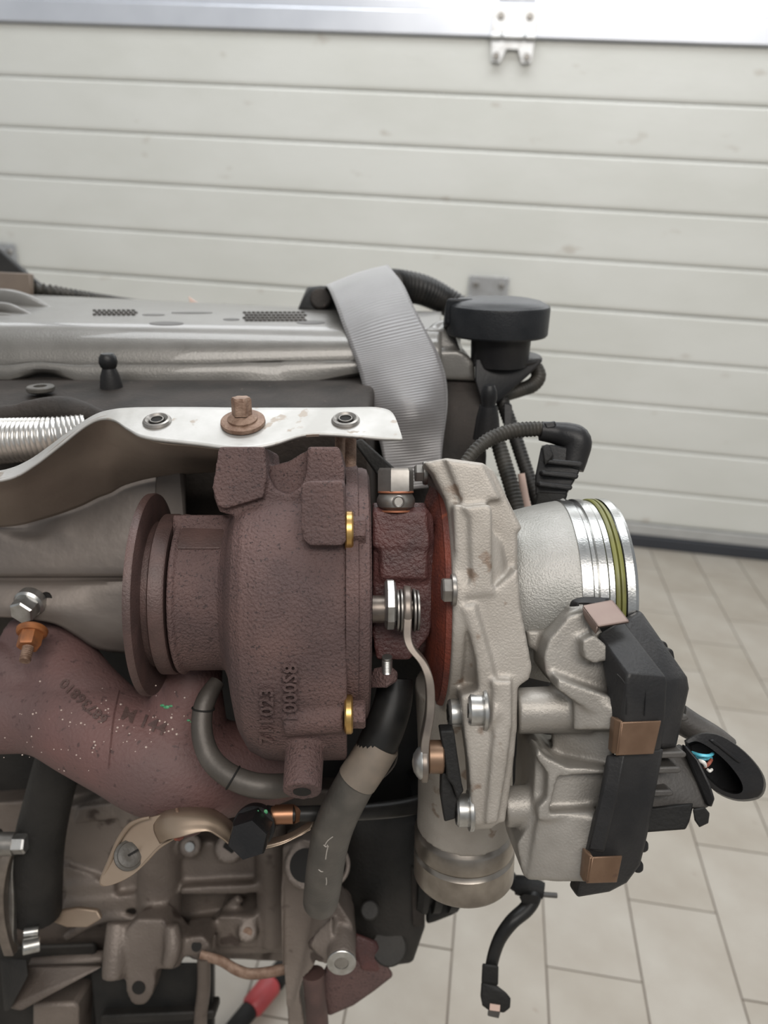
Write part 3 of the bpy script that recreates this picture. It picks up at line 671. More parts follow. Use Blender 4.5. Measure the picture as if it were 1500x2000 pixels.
g.rings([[P(x + 2, y + 2, .385) for x, y, _ in oo], [P(x, y, .372) for x, y, _ in oo], [P(x * .97 + 1415 * .03, y * .97 + 1498 * .03, .368) for x, y, _ in oo], [P(x, y, .3675) for x, y, _ in ii], [P(x * .9 + 1405 * .1, y * .9 + 1497 * .1, .382) for x, y, _ in ii], [P(x * .9 + 1405 * .1, y * .9 + 1497 * .1, .384) for x, y, _ in ii]])
sh = g.obj('plug_shell', blackp, plug, angle=50)
g = G(); g.prism([(1386, 1446), (1394, 1444), (1450, 1487), (1446, 1492), (1438, 1487), (1402, 1458), (1398, 1456)], .3665, .004); g.obj('shell_rib', blackp, sh, bevel=.0005)
g = G(); g.hull([(1330, 1452, .368), (1342, 1458, .366), (1366, 1486, .362), (1386, 1528, .359), (1396, 1560, .358), (1390, 1576, .359), (1380, 1574, .36), (1376, 1540, .361), (1350, 1482, .365), (1342, 1458, .38), (1394, 1562, .375), (1386, 1574, .375)]); g.obj('plug_lip', blackp, plug, bevel=.0012)
for m, pts in ((cyan, [(1352, 1470, .372, 3.4), (1368, 1475, .368, 3.4), (1384, 1476, .368, 3.4), (1392, 1472, .372, 3.4)]), (cyan, [(1358, 1478, .374, 2.6), (1376, 1483, .372, 2.6), (1390, 1480, .374, 2.6)]),
               (whitew, [(1366, 1486, .368, 4), (1374, 1489, .366, 4), (1378, 1496, .368, 4)]), (redw, [(1376, 1498, .369, 3.5), (1384, 1492, .367, 3.5), (1389, 1484, .37, 3.5)]), (whitew, [(1382, 1503, .368, 3), (1386, 1506, .367, 3), (1390, 1503, .369, 3)])):
    g = G(); g.tube(pts, 4, 8); g.obj('wire', m, plug, label={cyan: 'cyan wire', whitew: 'white wire', redw: 'brown red wire'}[m])

# ================================================================== EXHAUST MANIFOLD
man = thing('exhaust_manifold', 'rusty cast exhaust manifold running behind the turbine flange', 'manifold', P(200, 1420, .46))
g = G()
g.tube([(-90, 1390, .475, 80), (0, 1390, .472, 80), (80, 1392, .468, 80), (160, 1412, .462, 96), (240, 1452, .455, 100), (320, 1487, .452, 108), (400, 1500, .455, 100), (500, 1500, .465, 80), (580, 1490, .48, 60)], 6, 40)
g.tube([(70, 1235, .50, 70), (105, 1290, .485, 76), (160, 1370, .468, 84), (230, 1440, .458, 90)], 6, 36)
g.tube([(378, 1296, .448, 56), (372, 1340, .446, 62), (362, 1400, .45, 80), (350, 1470, .454, 95)], 6, 36)
g.tube([(-60, 1300, .48, 50), (20, 1310, .475, 50), (60, 1360, .47, 60)], 5, 30)
g.cyl(P(368, 1540, .445), P(364, 1622, .447), pr(34, .445), seg=24)
g.hull([(330, 1560, .44), (400, 1560, .44), (470, 1590, .45), (340, 1600, .445), (330, 1560, .48), (470, 1590, .48), (340, 1600, .48)])
mo = g.obj('manifold_body', rust_man, man, vox=.0014, smooth=6)
f = surf(mo)
letters('68736810', 29, 212, 1402, 180 - 43, f, .0010).obj('cast_number', rust_smooth, man, angle=50)
letters('M 144', 36, 234, 1402, -22, f, .0007).obj('cast_number', rust_smooth, man, angle=50)
g = G(); R = []
for x, y, _ in spline([(231, 1350, 0), (222, 1400, 0), (217, 1450, 0), (213, 1500, 0)], 5):
    p, n = f(x, y); R.append([p + Vector((-.0009, .0006, 0)), p + n * .0009, p + Vector((.0009, .0006, 0)), p - n * .002])
g.rings(R); g.obj('casting_seam', rust_man, man)
g = G()
random.seed(3)
for i in range(70):
    x, y = random.gauss(150, 75), random.gauss(1425, 45)
    if not (5 < x < 330 and 1330 < y < 1560): continue
    p, n = f(x, y)
    if n.y > -.2 or p.y > .47: continue
    r = random.uniform(.0002, .0007); g.ball(p, r, r, r * .8, seg=6)
for i in range(14):
    p, n = f(random.gauss(330, 18), random.gauss(1395, 25)); r = random.uniform(.0003, .0007); g.ball(p, r, r, r, seg=6)
g.obj('dirt_flecks', dust_fleck, man, kind='stuff')
g = G()
for x, y, r in ((318, 1378, .0011), (326, 1381, .0014), (334, 1379, .0009), (368, 1407, .0008), (374, 1410, .0007)):
    p, n = f(x, y); g.ball(p, r * 1.4, r * .5, r * .7, seg=8)
g.obj('paint_flecks', green_paint, man, label='green paint flecks', kind='stuff')
# stud and nut
a = P(64, 1228, .452); b = P(46, 1300, .436); ax = (b - a).normalized()
g = G(); g.cyl(a, a + ax * .004, .0088, .0085, seg=24, ch=.001); g.hexhead(a + ax * .003, a + ax * .0125, .0068); nut = g.obj('flange_nut', orange_rust, man, angle=28)
g = G(); g.lathe(a, ax, [(0, .0032)] + [(.012 + .0006 * i, .0032 if i % 2 else .0027) for i in range(14)] + [(.0215, .003)], 16); g.obj('stud', rust_bolt, nut, angle=60)
# ================================================================== CLAMP TUBE under the turbine
cl = G()
cl.tube([(424, 1332, .418, 15), (405, 1362, .412, 19), (395, 1395, .408, 20), (396, 1440, .404, 21), (412, 1482, .40, 22), (445, 1513, .396, 23), (490, 1532, .394, 24), (530, 1536, .396, 24), (575, 1532, .402, 22)], 7, 20)
clampo = cl.obj('curved_pipe', clamp_grey, thing('oil_feed_pipe', 'grey brown curved tube hugging the underside of the rusty turbine', 'pipe', P(420, 1460, .40)))
g = G(); g.torus(P(455, 1519, .395), Vector((1, 0, -.6)), pr(24, .395), .0005); g.obj('crimp_seam', hole_m, clampo.parent)
g = G(); g.torus(P(397, 1384, .409), Vector((.1, 0, 1)), pr(21, .409), .0005); g.obj('crimp_seam', hole_m, clampo.parent)

# ================================================================== UPPER HEAT SHIELD WITH BOLTED STRIP
hs = thing('heat_shield', 'bright sheet metal heat shield lip with two threaded inserts, above the turbine housing', 'heat shield', P(470, 840, .39))
def dS(y): return .400 - (y - 797) / 63 * .022
LB = [(-60, 926, .407), (10, 917, .406), (55, 899, .405), (100, 868, .404), (148, 832, .403), (188, 808, .4015), (222, 799, .4000)] + [(x, y, dS(y)) for x, y in ((252, 796), (300, 795), (380, 795), (470, 796), (560, 796), (640, 796), (700, 795), (742, 796), (768, 808), (785, 852))]
LF = [(-60, 946, .401), (18, 934, .400), (65, 908, .399), (115, 870, .398), (160, 834, .397), (192, 818, .396), (222, 820, .3925), (250, 838, .386)] + [(x, y, dS(y)) for x, y in ((285, 854), (380, 866), (470, 876), (530, 868), (590, 850), (640, 848), (700, 852), (745, 856), (786, 857))]
LM = [tuple((p + q) / 2 for p, q in zip(u, v)) for u, v in zip(LB, LF)]
g = G(); g.sheet([LB, LM, LF], 5, m=5); g.obj('top_lip', sheet_ali, hs, th=.0014)
out = [(285, 854), (380, 866), (430, 872), (470, 876), (500, 874), (530, 868), (560, 857), (590, 850), (640, 848), (700, 852), (745, 856)]
g = G(); n_ = Vector((0, -.6, .8)); n_.normalize()
# the folded-down front edge
rows = out
g.sheet([[(x, y, dS(y) + .0002) for x, y in rows], [(x, y + 5, dS(y) + .0012) for x, y in rows]], 4); g.obj('folded_edge', sheet_in, hs, th=.0006)
g = G()
xs = [-60, 25, 70, 120, 160, 190, 216, 243, 300, 380, 450, 500]
r0 = [940, 929, 902, 862, 832, 816, 812, 826, 858, 868, 876, 878]; d0 = [.402, .401, .40, .399, .398, .397, .396, .392, .382, .379, .377, .378]
r1 = [955, 945, 925, 900, 875, 862, 860, 866, 880, 885, 892, 893]; r2 = [985, 980, 965, 945, 925, 915, 912, 908, 905, 902, 902, 902]; r3 = [1030, 1025, 1015, 1000, 985, 970, 960, 945, 930, 922, 918, 915]
g.sheet([[(x, y, d) for x, y, d in zip(xs, r0, d0)], [(x, y, d + .022) for x, y, d in zip(xs, r1, d0)], [(x, y, .440) for x, y in zip(xs, r2)], [(x, y, .470) for x, y in zip(xs, r3)]], 4); g.obj('inner_sheet', sheet_in, hs, th=.001, off=1)
for x, y in ((307, 824), (675, 822)):
    c = P(x, y, dS(y)); g = G()
    g.lathe(c - n_ * .002, n_, [(0, .0036), (.001, .0068), (.0026, .0072), (.0036, .0066), (.0040, .0056), (.0034, .0048), (.0025, .0038)], 32); ins = g.obj('threaded_insert', steel_grey, hs)
    g = G(); g.lathe(c + n_ * .0003, n_, [(0, .0038), (.001, .0038)], 24); h = g.obj('insert_bore', hole_m, ins)
    g = G(); g.torus(c + n_ * .0016, n_, .0032, .00035, 20, 6); g.obj('thread', steel_grey, ins)
c = P(475, 828, dS(828)); g = G(); g.lathe(c, n_, [(0, .0108), (.0008, .0112), (.0022, .0110), (.0026, .0100)], 36); wsh = g.obj('shield_bolt', rust_bolt, hs, label='rusty bolt with broad washer')
g = G(); g.lathe(c + n_ * .0024, n_, [(0, .0074), (.0012, .0074), (.0024, .0060), (.0032, .0048)], 32); g.obj('bolt_collar', rust_bolt, wsh)
g = G(); g.lathe(c + n_ * .005, Vector((0, -.35, .94)), [(0, .0046), (.0078, .0046), (.0090, .0040)], 48, rfun=lambda t, r, p: r * (1 + .10 * math.cos(6 * p))); g.obj('bolt_head', rust_bolt, wsh, angle=50)

# ================================================================== LOWER HEAT SHIELD
h2 = thing('heat_shield', 'dull grey sheet heat shield behind the turbine flange, hex bolt near its edge', 'heat shield', P(120, 1100, .475))
g = G()
cols = [-60, 0, 60, 110, 150, 190, 240, 300, 360]
g.sheet([[(x, y, .476) for x, y in zip(cols, (1012, 1008, 998, 982, 965, 948, 926, 912, 905))], [(x, 1030 + (6 if i % 3 else 0), .4715 + (.003 if i == 2 else 0)) for i, x in enumerate(cols)], [(x, 1060, .470) for x in cols], [(x, 1118, .4685) for x in cols], [(x, 1130, .472) for x in cols], [(x, 1145, .467) for x in cols],
         [(-60, 1185, .463), (0, 1185, .463), (60, 1185, .463), (110, 1190, .463), (150, 1200, .464), (190, 1220, .466), (240, 1235, .468), (300, 1238, .472), (360, 1238, .475)],
         [(-60, 1206, .464), (0, 1206, .464), (60, 1210, .464), (110, 1220, .465), (150, 1243, .468), (190, 1268, .472), (240, 1276, .476), (300, 1278, .48), (360, 1278, .484)]], 4, m=4)
g.obj('shield_sheet', sheet_grey, h2, th=.0012)
g = G(); g.hull([(305, 915, .47), (352, 905, .466), (362, 915, .468), (364, 1040, .465), (300, 1040, .468), (352, 905, .50), (364, 1040, .50), (300, 1040, .50)]); g.obj('folded_corner', sheet_grey, h2, bevel=.002)
bx = P(58, 1178, .462); ax = Vector((-.12, -.86, -.5)).normalized()
g = G(); g.lathe(bx, ax, [(-.004, .0088), (.0012, .0092), (.0026, .0080)], 32); b_ = g.obj('shield_bolt', steel, h2)
g = G(); g.hexhead(bx + ax * .0025, bx + ax * .0105, .0076, rot=.3); g.obj('bolt_head', steel, b_, angle=28)
g = G(); g.lathe(P(90, 1170, .4655), Vector((0, -1, -.2)), [(-.001, .0042), (.0010, .0042)], 24, rfun=lambda t, r, p: r); g.obj('shield_hole', hole_m, h2)
# silver foil pipe
g = G(); g.tube([(-70, 866, .45, 46), (0, 862, .447, 45), (60, 858, .446, 43), (110, 852, .447, 39), (170, 842, .452, 34)], 8, 32, pitch=.0025, depth=.07, sub=6)
pp = g.obj('foil_pipe', pipe_silver, None, angle=60); props(pp, 'silver corrugated metal pipe ending behind the heat shield lip', 'pipe')
# ================================================================== ENGINE: block, head, lower castings
eng = thing('engine', 'grimy engine block casting standing behind and below the turbocharger', 'engine', P(300, 1500, .6))
def db(y, o=0.0): return .565 + (y - 1300) * .00010 + o
g = G()
g.hull([(-150, 815, .470), (720, 815, .470), (-150, 760, .52), (720, 760, .52), (-150, 722, .58), (740, 722, .58), (-150, 690, .72), (740, 690, .72), (-150, 1260, .555), (740, 1260, .555), (-150, 742, .80), (760, 742, .80), (-150, 1260, .80), (740, 1260, .80)])
g.hull([(700, 735, .56), (860, 725, .58), (905, 730, .565), (942, 742, .56), (945, 800, .55), (950, 890, .55), (940, 960, .555), (930, 1260, .565), (700, 1260, .56), (700, 742, .72), (905, 742, .72), (945, 800, .72), (930, 1260, .72)])
head = g.obj('cylinder_head', head_dark, eng, bevel=.006, seg=3)
g = G(); g.tube([(-60, 818, .462, 22), (30, 812, .462, 22), (60, 806, .462, 24), (110, 800, .462, 26), (150, 806, .464, 26), (200, 822, .47, 20)], 5, 20); g.obj('intake_runner', head_dark, eng)
g = G(); g.hull([(60, 764, .505), (106, 764, .505), (108, 776, .498), (58, 776, .498), (60, 768, .52), (106, 768, .52), (83, 760, .512), (83, 780, .497)]); 
c = P(80, 764, .507); g2 = G(); g2.ring(c, UPE, .0042, .0088, .0034); g2.obj('rubber_grommet', rubber, eng); g.bm.free()
g = G(); g.lathe(c + UPE * .0003, UPE, [(0, .0041), (.0014, .0041)], 20); g.obj('grommet_hole', hole_m, eng)
# block face
g = G()
fr = [(-150, 1580), (100, 1560), (240, 1535), (735, 1545), (735, 1700), (560, 1880), (350, 1870), (-150, 1850)]
g.rings([[P(x, y, db(y, .042)) for x, y in fr], [P(x, y, db(y, .042)) + Vector((0, .2, 0)) for x, y in fr]])
def pad(pts, o, th=.05): g.prism([(x, y, db(y, o)) for x, y in pts], 0, th)
pad([(110, 1585), (200, 1556), (268, 1570), (268, 1735), (100, 1745)], .016)
pad([(150, 1578), (232, 1566), (232, 1600), (140, 1610)], .008)
pad([(232, 1545), (275, 1540), (275, 1620), (232, 1620)], .004)
g.cyl(P(312, 1560, db(1560, .012)), P(312, 1790, db(1790, .010)), pr(44, .6), seg=28)
pad([(352, 1640), (500, 1650), (500, 1735), (352, 1742)], .012)
pad([(352, 1735), (502, 1728), (502, 1745), (352, 1750)], -.002)
g.cyl(P(528, 1600, db(1600, .012)), P(534, 1835, db(1835, .010)), pr(32, .6), seg=24)
pad([(120, 1762), (272, 1748), (272, 1775), (120, 1790)], .004)
pad([(350, 1835), (440, 1822), (520, 1808), (560, 1815), (745, 1830), (745, 1868), (560, 1862), (350, 1872)], .000)
pad([(425, 1790), (500, 1790), (500, 1850), (425, 1850)], -.003)
g.cyl(P(388, 1846, db(1846, -.012)), P(388, 1840, db(1846, .03)), pr(26, .6), seg=28)
g.cyl(P(484, 1820, db(1820, -.010)), P(484, 1816, db(1820, .03)), pr(20, .6), seg=28)
g.cyl(P(372, 1652, db(1652, -.004)), P(372, 1650, db(1652, .03)), pr(22, .6), seg=28)
g.cyl(P(448, 1656, db(1656, -.010)), P(448, 1652, db(1656, .03)), pr(28, .6), seg=28)
# lugs along the lower edge, standing proud of the pan
pad([(128, 1728), (222, 1720), (224, 1748), (176, 1752), (172, 1758), (128, 1760)], .006)
pad([(120, 1690), (188, 1712), (184, 1722), (122, 1738)], .010)
g.tube([(232, 1800, .592, 22), (226, 1860, .585, 24), (220, 1912, .580, 21)], 5, 20)
g.prism([(248, 1815), (268, 1795), (320, 1796), (352, 1830), (352, 1888), (330, 1897), (306, 1892), (302, 1922), (297, 1945), (285, 1962), (270, 1967), (255, 1960), (246, 1940), (245, 1900)], .582, .022)
g.tube([(335, 1805, .584, 15), (338, 1850, .580, 17), (328, 1888, .578, 13)], 5, 18)
g.prism([(350, 1835), (395, 1828), (412, 1848), (396, 1868), (350, 1872)], .586, .03)
g.tube([(130, 1830, db(1830, .014), 10), (185, 1798, db(1800, .008), 10), (235, 1790, db(1790, .004), 10), (285, 1808, db(1808, .004), 10), (318, 1840, db(1840, .004), 10)], 5, 14)
g.tube([(60, 1885, db(1885, .0), 16), (130, 1880, db(1880, .0), 16), (205, 1872, db(1875, .004), 16)], 4, 16)
g.tube([(395, 1845, db(1845, .014), 12), (430, 1790, db(1790, .014), 11), (470, 1752, db(1752, .014), 10)], 4, 12)
q = G(); q.hull([(-150, 1240, .64), (735, 1240, .64), (735, 1620, .67), (-150, 1620, .67), (-150, 1240, .80), (735, 1240, .80), (735, 1620, .80), (-150, 1620, .80)]); q.obj('crankcase_shade', block_dark, eng)  # near-black hull paints the deep shadow under the manifold
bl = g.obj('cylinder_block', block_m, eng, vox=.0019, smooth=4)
def disc(x, y, o, r, m, name, par, ax=Vector((0, -1, .1)), h=.0008):
    q = G(); q.lathe(P(x, y, db(y, o)), ax, [(0, pr(r, .6)), (h, pr(r, .6))], 24); return q.obj(name, m, par)
q = G(); q.lathe(P(384, 1848, .5858), Vector((0, -1, .3)), [(-.002, pr(10, .58)), (.0006, pr(10, .58))], 20); q.obj('threaded_hole', hole_m, eng); disc(484, 1820, -.0098, 9, rust_bolt, 'plug_screw', eng)
disc(372, 1652, -.0038, 9, steel, 'locating_pin', eng, h=.003); disc(448, 1655, -.0098, 12, hole_m, 'threaded_hole', eng); q = G(); q.lathe(P(271, 1929, .5818), Vector((0, -1, 0)), [(-.002, pr(13, .58)), (.0005, pr(13, .58))], 24); q.obj('lug_hole', hole_m, eng)
g = G(); g.prism([(96, 1783, .575), (150, 1774, .572), (190, 1778, .572), (198, 1795, .57), (170, 1812, .57), (130, 1812, .57), (104, 1802, .572)], 0, .004); g.obj('bearing_tab', gold_sheet, eng, bevel=.001)
g = G(); g.hull([(20, 1965, .575), (200, 1888, .58), (196, 1880, .60), (60, 1890, .60), (12, 1968, .585), (10, 1885, .60), (40, 1975, .575)]); g.obj('gusset_plate', block_m, eng, bevel=.002)
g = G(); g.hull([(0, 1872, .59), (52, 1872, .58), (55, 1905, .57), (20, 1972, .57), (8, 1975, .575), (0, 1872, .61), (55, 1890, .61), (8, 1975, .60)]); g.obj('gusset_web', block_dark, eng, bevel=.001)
# dark tube painting a shadowed void, and left strut with eye
g = G(); g.tube([(120, 1470, .535, 45), (95, 1560, .545, 45), (75, 1660, .555, 48), (70, 1780, .57, 48)], 6, 24); g.obj('void_shade', block_dark, eng)
st = thing('strut_bracket', 'worn steel link with clamp bolt at the lower corner of the block', 'bracket', P(20, 1740, .54))
g = G()
def bar2(pts, wd, th, gg):
    R = []
    for x, y, d in spline(pts, 5):
        p = P(x, y, d); R.append([p + Vector((-wd, -th, 0)), p + Vector((wd, -th, 0)), p + Vector((wd, th, 0)), p + Vector((-wd, th, 0))])
    gg.rings(R)
bar2([(22, 1655, .535), (10, 1690, .535), (2, 1740, .538), (4, 1790, .542), (12, 1830, .545), (22, 1862, .548)], .0034, .004, g)
g.obj('link_arm', lever_steel, st, bevel=.0008)
g = G(); bar2([(26, 1660, .545), (20, 1700, .545), (22, 1760, .547), (22, 1830, .55), (28, 1855, .552)], .0030, .003, g); g.obj('link_arm', steel_grey, st, bevel=.0008)
g = G(); g.cyl(P(-8, 1648, .532), P(30, 1648, .532), pr(22, .532)); g.cyl(P(-30, 1648, .532), P(-6, 1648, .532), pr(28, .532)); hd = g.obj('clamp_sleeve', steel_grey, st)
g = G(); g.hexhead(P(26, 1648, .531), P(52, 1648, .531), pr(19, .531), rot=.2); g.obj('clamp_bolt', steel, st, angle=28)
g = G(); g.cyl(P(44, 1850, .545), P(78, 1842, .55), pr(15, .545), ch=.0006); g.cyl(P(48, 1822, .55), P(76, 1818, .552), pr(9, .55)); g.obj('hinge_pin', steel, st)
# oil pan and lower ironwork
g = G(); g.hull([(178, 1888, .60), (414, 1880, .60), (414, 1990, .612), (330, 1996, .612), (200, 1985, .612), (178, 1905, .60), (196, 2100, .63), (420, 2100, .63), (178, 1880, .80), (420, 1880, .80), (196, 2100, .82), (420, 2100, .82)]); g.obj('oil_pan', blackm, eng, bevel=.006, seg=3)
g = G(); g.prism([(195, 1985, .600), (420, 1975, .600), (420, 1992, .602), (195, 2004, .604)], 0, .02); g.obj('pan_flange', block_dark, eng, bevel=.002)
g = G(); g.tube([(398, 1868, .585, 13), (398, 1930, .592, 13), (392, 1985, .60, 13), (390, 2060, .605, 13)], 5, 18); g.obj('dipstick_tube', block_m, eng)
g = G(); g.hull([(-80, 1850, .62), (190, 1840, .62), (190, 2080, .65), (-80, 2080, .65), (-80, 1850, .75), (190, 1840, .75), (190, 2080, .75), (-80, 2080, .75)]); g.obj('sump_wall', block_dark, eng, bevel=.004)
g = G(); g.prism([(62, 1962, .598), (148, 1958, .598), (152, 1972, .598), (150, 2080, .615), (62, 2080, .615)], 0, .05); g.obj('pan_side', block_m, eng, bevel=.003)
g = G(); g.tube([(392, 1866, .585, 10), (430, 1876, .583, 10), (462, 1894, .58, 11), (490, 1902, .58, 11), (530, 1898, .58, 11), (565, 1890, .58, 11)], 6, 14, flat=.7); g.obj('bent_pipe', rust_bolt, eng)
# engine mount casting in the middle
mb = thing('mounting_bracket', 'cast mounting bracket with a bright threaded boss, below the grey hose', 'bracket', P(620, 1800, .535))
g = G()
g.prism([(552, 1655, .545), (590, 1640, .542), (640, 1648, .54), (668, 1660, .54), (668, 1720, .54), (660, 1762, .54), (688, 1806, .54), (694, 1880, .542), (640, 1885, .545), (618, 1880, .545), (622, 1862, .545), (612, 1890, .55), (594, 1910, .555), (584, 1940, .56), (596, 2000, .57), (600, 2100, .58), (560, 2100, .58), (562, 1990, .57), (552, 1900, .555), (548, 1760, .55)], 0, .03)
tipb = P(667, 1880, .520); axb = Vector((-.05, .97, .25)).normalized()
g.cyl(tipb, tipb + axb * .062, pr(29, .52), pr(22, .52), seg=28)
g.hull([(600, 1840, .538), (648, 1790, .532), (650, 1860, .528), (640, 1880, .53), (600, 1850, .55), (660, 1790, .55)])
g.cyl(P(600, 1690, .538), P(600, 1688, .56), pr(44, .54), seg=28)
mbo = g.obj('bracket_body', block_m, mb, vox=.0014, smooth=4)
g = G(); g.ring(tipb - axb * .0008, axb, .0048, .0098, .0016); bo = g.obj('boss_face', steel, mb, label='bright machined boss face')
g = G(); g.lathe(tipb - axb * .0004, axb, [(0, .0046), (.0008, .0046)], 24); g.obj('boss_bore', steel_grey, bo)
g = G(); g.lathe(P(597, 1690, .5378), Vector((0, -.92, .39)), [(-.004, pr(31, .54)), (.0010, pr(31, .54))], 28); g.obj('bracket_bore', hole_m, mb)
g = G(); g.torus(P(650, 1692, .534), Vector((.5, -.8, .2)), pr(34, .534), .0016, 32, 8); g.obj('bore_rim', block_m, mb)
# front end: belt drive and brown castings at the right of the block
fe = thing('front_drive', 'black accessory drive and grooved pulley under the compressor outlet', 'pulley', P(820, 1730, .58))
g = G()
pc = P(800, 1640, .60); g.lathe(pc, Vector((1, .1, .02)), [(0, .050), (.004, .052), (.008, .052), (.0085, .046), (.012, .046), (.0125, .052), (.018, .052), (.019, .046), (.024, .046), (.0245, .052), (.031, .052), (.033, .044)], 56); g.obj('pulley', blackm, fe, angle=25)
g = G(); g.hull([(650, 1580, .57), (660, 1840, .59), (828, 1590, .56), (830, 1810, .575), (806, 1880, .58), (770, 1885, .58), (742, 1870, .58), (735, 1760, .57), (706, 1640, .56), (706, 1580, .66), (828, 1590, .66), (830, 1810, .66), (770, 1885, .65)]); g.obj('front_cover', block_dark, fe, bevel=.005, seg=3)
g = G(); g.hull([(802, 1690, .563), (830, 1700, .563), (830, 1808, .570), (806, 1812, .570), (802, 1690, .59), (830, 1700, .59), (830, 1808, .59)]); g.obj('cover_strip', head_dark, fe, bevel=.002)
g = G(); g.cyl(P(760, 1850, .572), P(760, 1850, .60), pr(34, .572), seg=28, ch=.001); g.cyl(P(722, 1778, .553), P(722, 1778, .57), pr(18, .553), seg=20, ch=.001); g.obj('idler_boss', block_dark, fe)
g = G(); g.hull([(900, 1700, .585), (952, 1690, .585), (950, 1740, .59), (938, 1765, .59), (924, 1770, .59), (912, 1755, .59), (905, 1760, .59), (900, 1700, .62), (950, 1700, .62), (924, 1770, .61)]); g.obj('belt_guard', blackm, fe, bevel=.003)
g = G(); g.hull([(828, 1700, .575), (910, 1700, .575), (908, 1760, .58), (895, 1782, .58), (865, 1790, .58), (850, 1800, .58), (832, 1805, .58), (828, 1700, .63), (908, 1720, .63), (850, 1800, .62)]); g.obj('accessory_body', blackm, fe, bevel=.003)
g = G(); g.hull([(640, 1240, .60), (890, 1240, .60), (900, 1400, .605), (895, 1690, .62), (700, 1700, .62), (640, 1240, .70), (900, 1240, .70), (895, 1690, .70), (700, 1700, .70)]); g.obj('dark_backing', block_dark, fe, bevel=.006, seg=3)  # added hull, near-black to darken the gap beside the drain hose
g = G(); g.hull([(880, 1210, .53), (1080, 1210, .53), (1085, 1400, .535), (1075, 1560, .54), (900, 1600, .545), (880, 1210, .60), (1080, 1210, .60), (1075, 1560, .60), (900, 1600, .60)]); g.obj('dark_backing_right', block_dark, fe, bevel=.006, seg=3)  # added hull, near-black to darken the gaps between compressor and actuator
br = thing('rusty_bracket', 'red brown rusty casting low down beside the mounting bracket', 'bracket', P(680, 1900, .58))
g = G(); g.hull([(640, 1880, .565), (745, 1868, .57), (770, 1905, .575), (725, 1940, .578), (690, 1965, .58), (640, 1985, .58), (620, 1920, .572), (640, 1880, .60), (770, 1905, .60), (640, 1985, .61)]); g.obj('bracket_plate', rust, br, bevel=.004, seg=3)
g = G(); g.tube([(612, 1900, .56, 22), (616, 1950, .563, 21), (620, 2000, .568, 22), (622, 2080, .575, 24)], 5, 20); g.obj('stub_pipe', rust_smooth, br)
g = G(); g.hull([(690, 1820, .565), (742, 1840, .57), (748, 1900, .572), (700, 1900, .57), (688, 1860, .565), (690, 1820, .60), (748, 1900, .60)]); g.obj('bracket_rib', rust_dark, br, bevel=.004)

# ================================================================== ENGINE COVER
cov = thing('engine_cover', 'taupe plastic engine cover with rolled front edge along the top of the engine', 'engine cover', P(400, 680, .58))
xs = [-110, -30, 20, 70, 110, 150, 200, 300, 380, 455, 490, 520, 545, 562, 640, 700, 760, 820, 862]
bot = [738, 738, 741, 724, 726, 743, 749, 751, 752, 752, 762, 778, 780, 757, 740, 728, 724, 722, 724]
n = len(xs)
def row(ys, ds): return [(x, y, d) for x, y, d in zip(xs, ys, ds)]
far = [574 + (x + 110) * .047 for x in xs]
g = G()
g.sheet([row([y + 8 for y in far], [.71] * n), row(far, [.70] * n), row([610 + max(0, x - 300) * .012 for x in xs], [.63] * n), row([630 + max(0, x - 100) * .012 for x in xs], [.585] * n), row([641 + max(0, x - 100) * .013 for x in xs], [.566] * n),
         row([655 + max(0, x - 100) * .006 for x in xs], [.557] * n), row([680 - max(0, x - 400) * .015 for x in xs], [.5505] * n), row([703 - max(0, x - 400) * .03 for x in xs], [.5490] * n),
         row([min(716 - max(0, x - 400) * .03, b - 14) for x, b in zip(xs, bot)], [.5492] * n), row([min(721 - max(0, x - 400) * .03, b - 9) for x, b in zip(xs, bot)], [.5482] * n), row([b - 5 for b in bot], [.5487] * n), row(bot, [.554] * n)], 3, m=3)
g.obj('cover_shell', cover_grey, cov, th=.003, off=1)
g = G()
g.ball(P(868, 656, .575), pr(34, .575), pr(40, .575), pr(30, .575)); g.hull([(830, 640, .56), (880, 640, .56), (894, 668, .556), (900, 690, .556), (830, 690, .556), (830, 640, .62), (900, 660, .62), (900, 690, .62)])
g.hull([(820, 686, .550), (895, 684, .550), (915, 694, .552), (926, 712, .553), (928, 745, .555), (820, 740, .555), (820, 680, .60), (905, 680, .60), (930, 712, .60), (930, 745, .60), (820, 740, .60)])
g.obj('cover_corner', cover_grey, cov, vox=.0016, smooth=7)
# ridges on top, and dark patches painting the shade of recesses and cells
g = G(); g.tube([(-90, 590, .67, 20), (0, 586, .662, 22), (50, 594, .65, 20), (95, 610, .64, 12), (125, 622, .63, 5)], 6, 18, flat=.8); g.tube([(-90, 610, .62, 12), (0, 602, .62, 12), (40, 612, .612, 10), (85, 632, .60, 5)], 6, 14); g.tube([(-90, 624, .60, 9), (10, 620, .60, 8), (60, 633, .593, 4)], 6, 12); g.obj('cover_ridge', cover_grey, cov)
fcv = surf(*[o for o in cov.children if o.name.startswith('cover_shell')])
def flatpatch(pts, m, name, lift=.0008):
    q = G(); top = [fcv(x, y) for x, y in pts]; a = [p + UPE * lift for p, _ in top]; b = [p - UPE * .002 for p, _ in top]
    q.rings([b, a]); return q.obj(name, m, cov)
def ell(x, y, rx, ry, k=14): return [(x + rx * math.cos(2 * PI * i / k), y + ry * math.sin(2 * PI * i / k)) for i in range(k)]
for e in ((325, 632, 34, 3.6), (300, 615, 22, 1.6), (452, 624, 16, 2), (607, 630, 28, 3.4), (375, 611, 40, 1.2)):
    flatpatch(ell(*e), greyplast, 'recess_shade', .0003)
g = G(); random.seed(5)
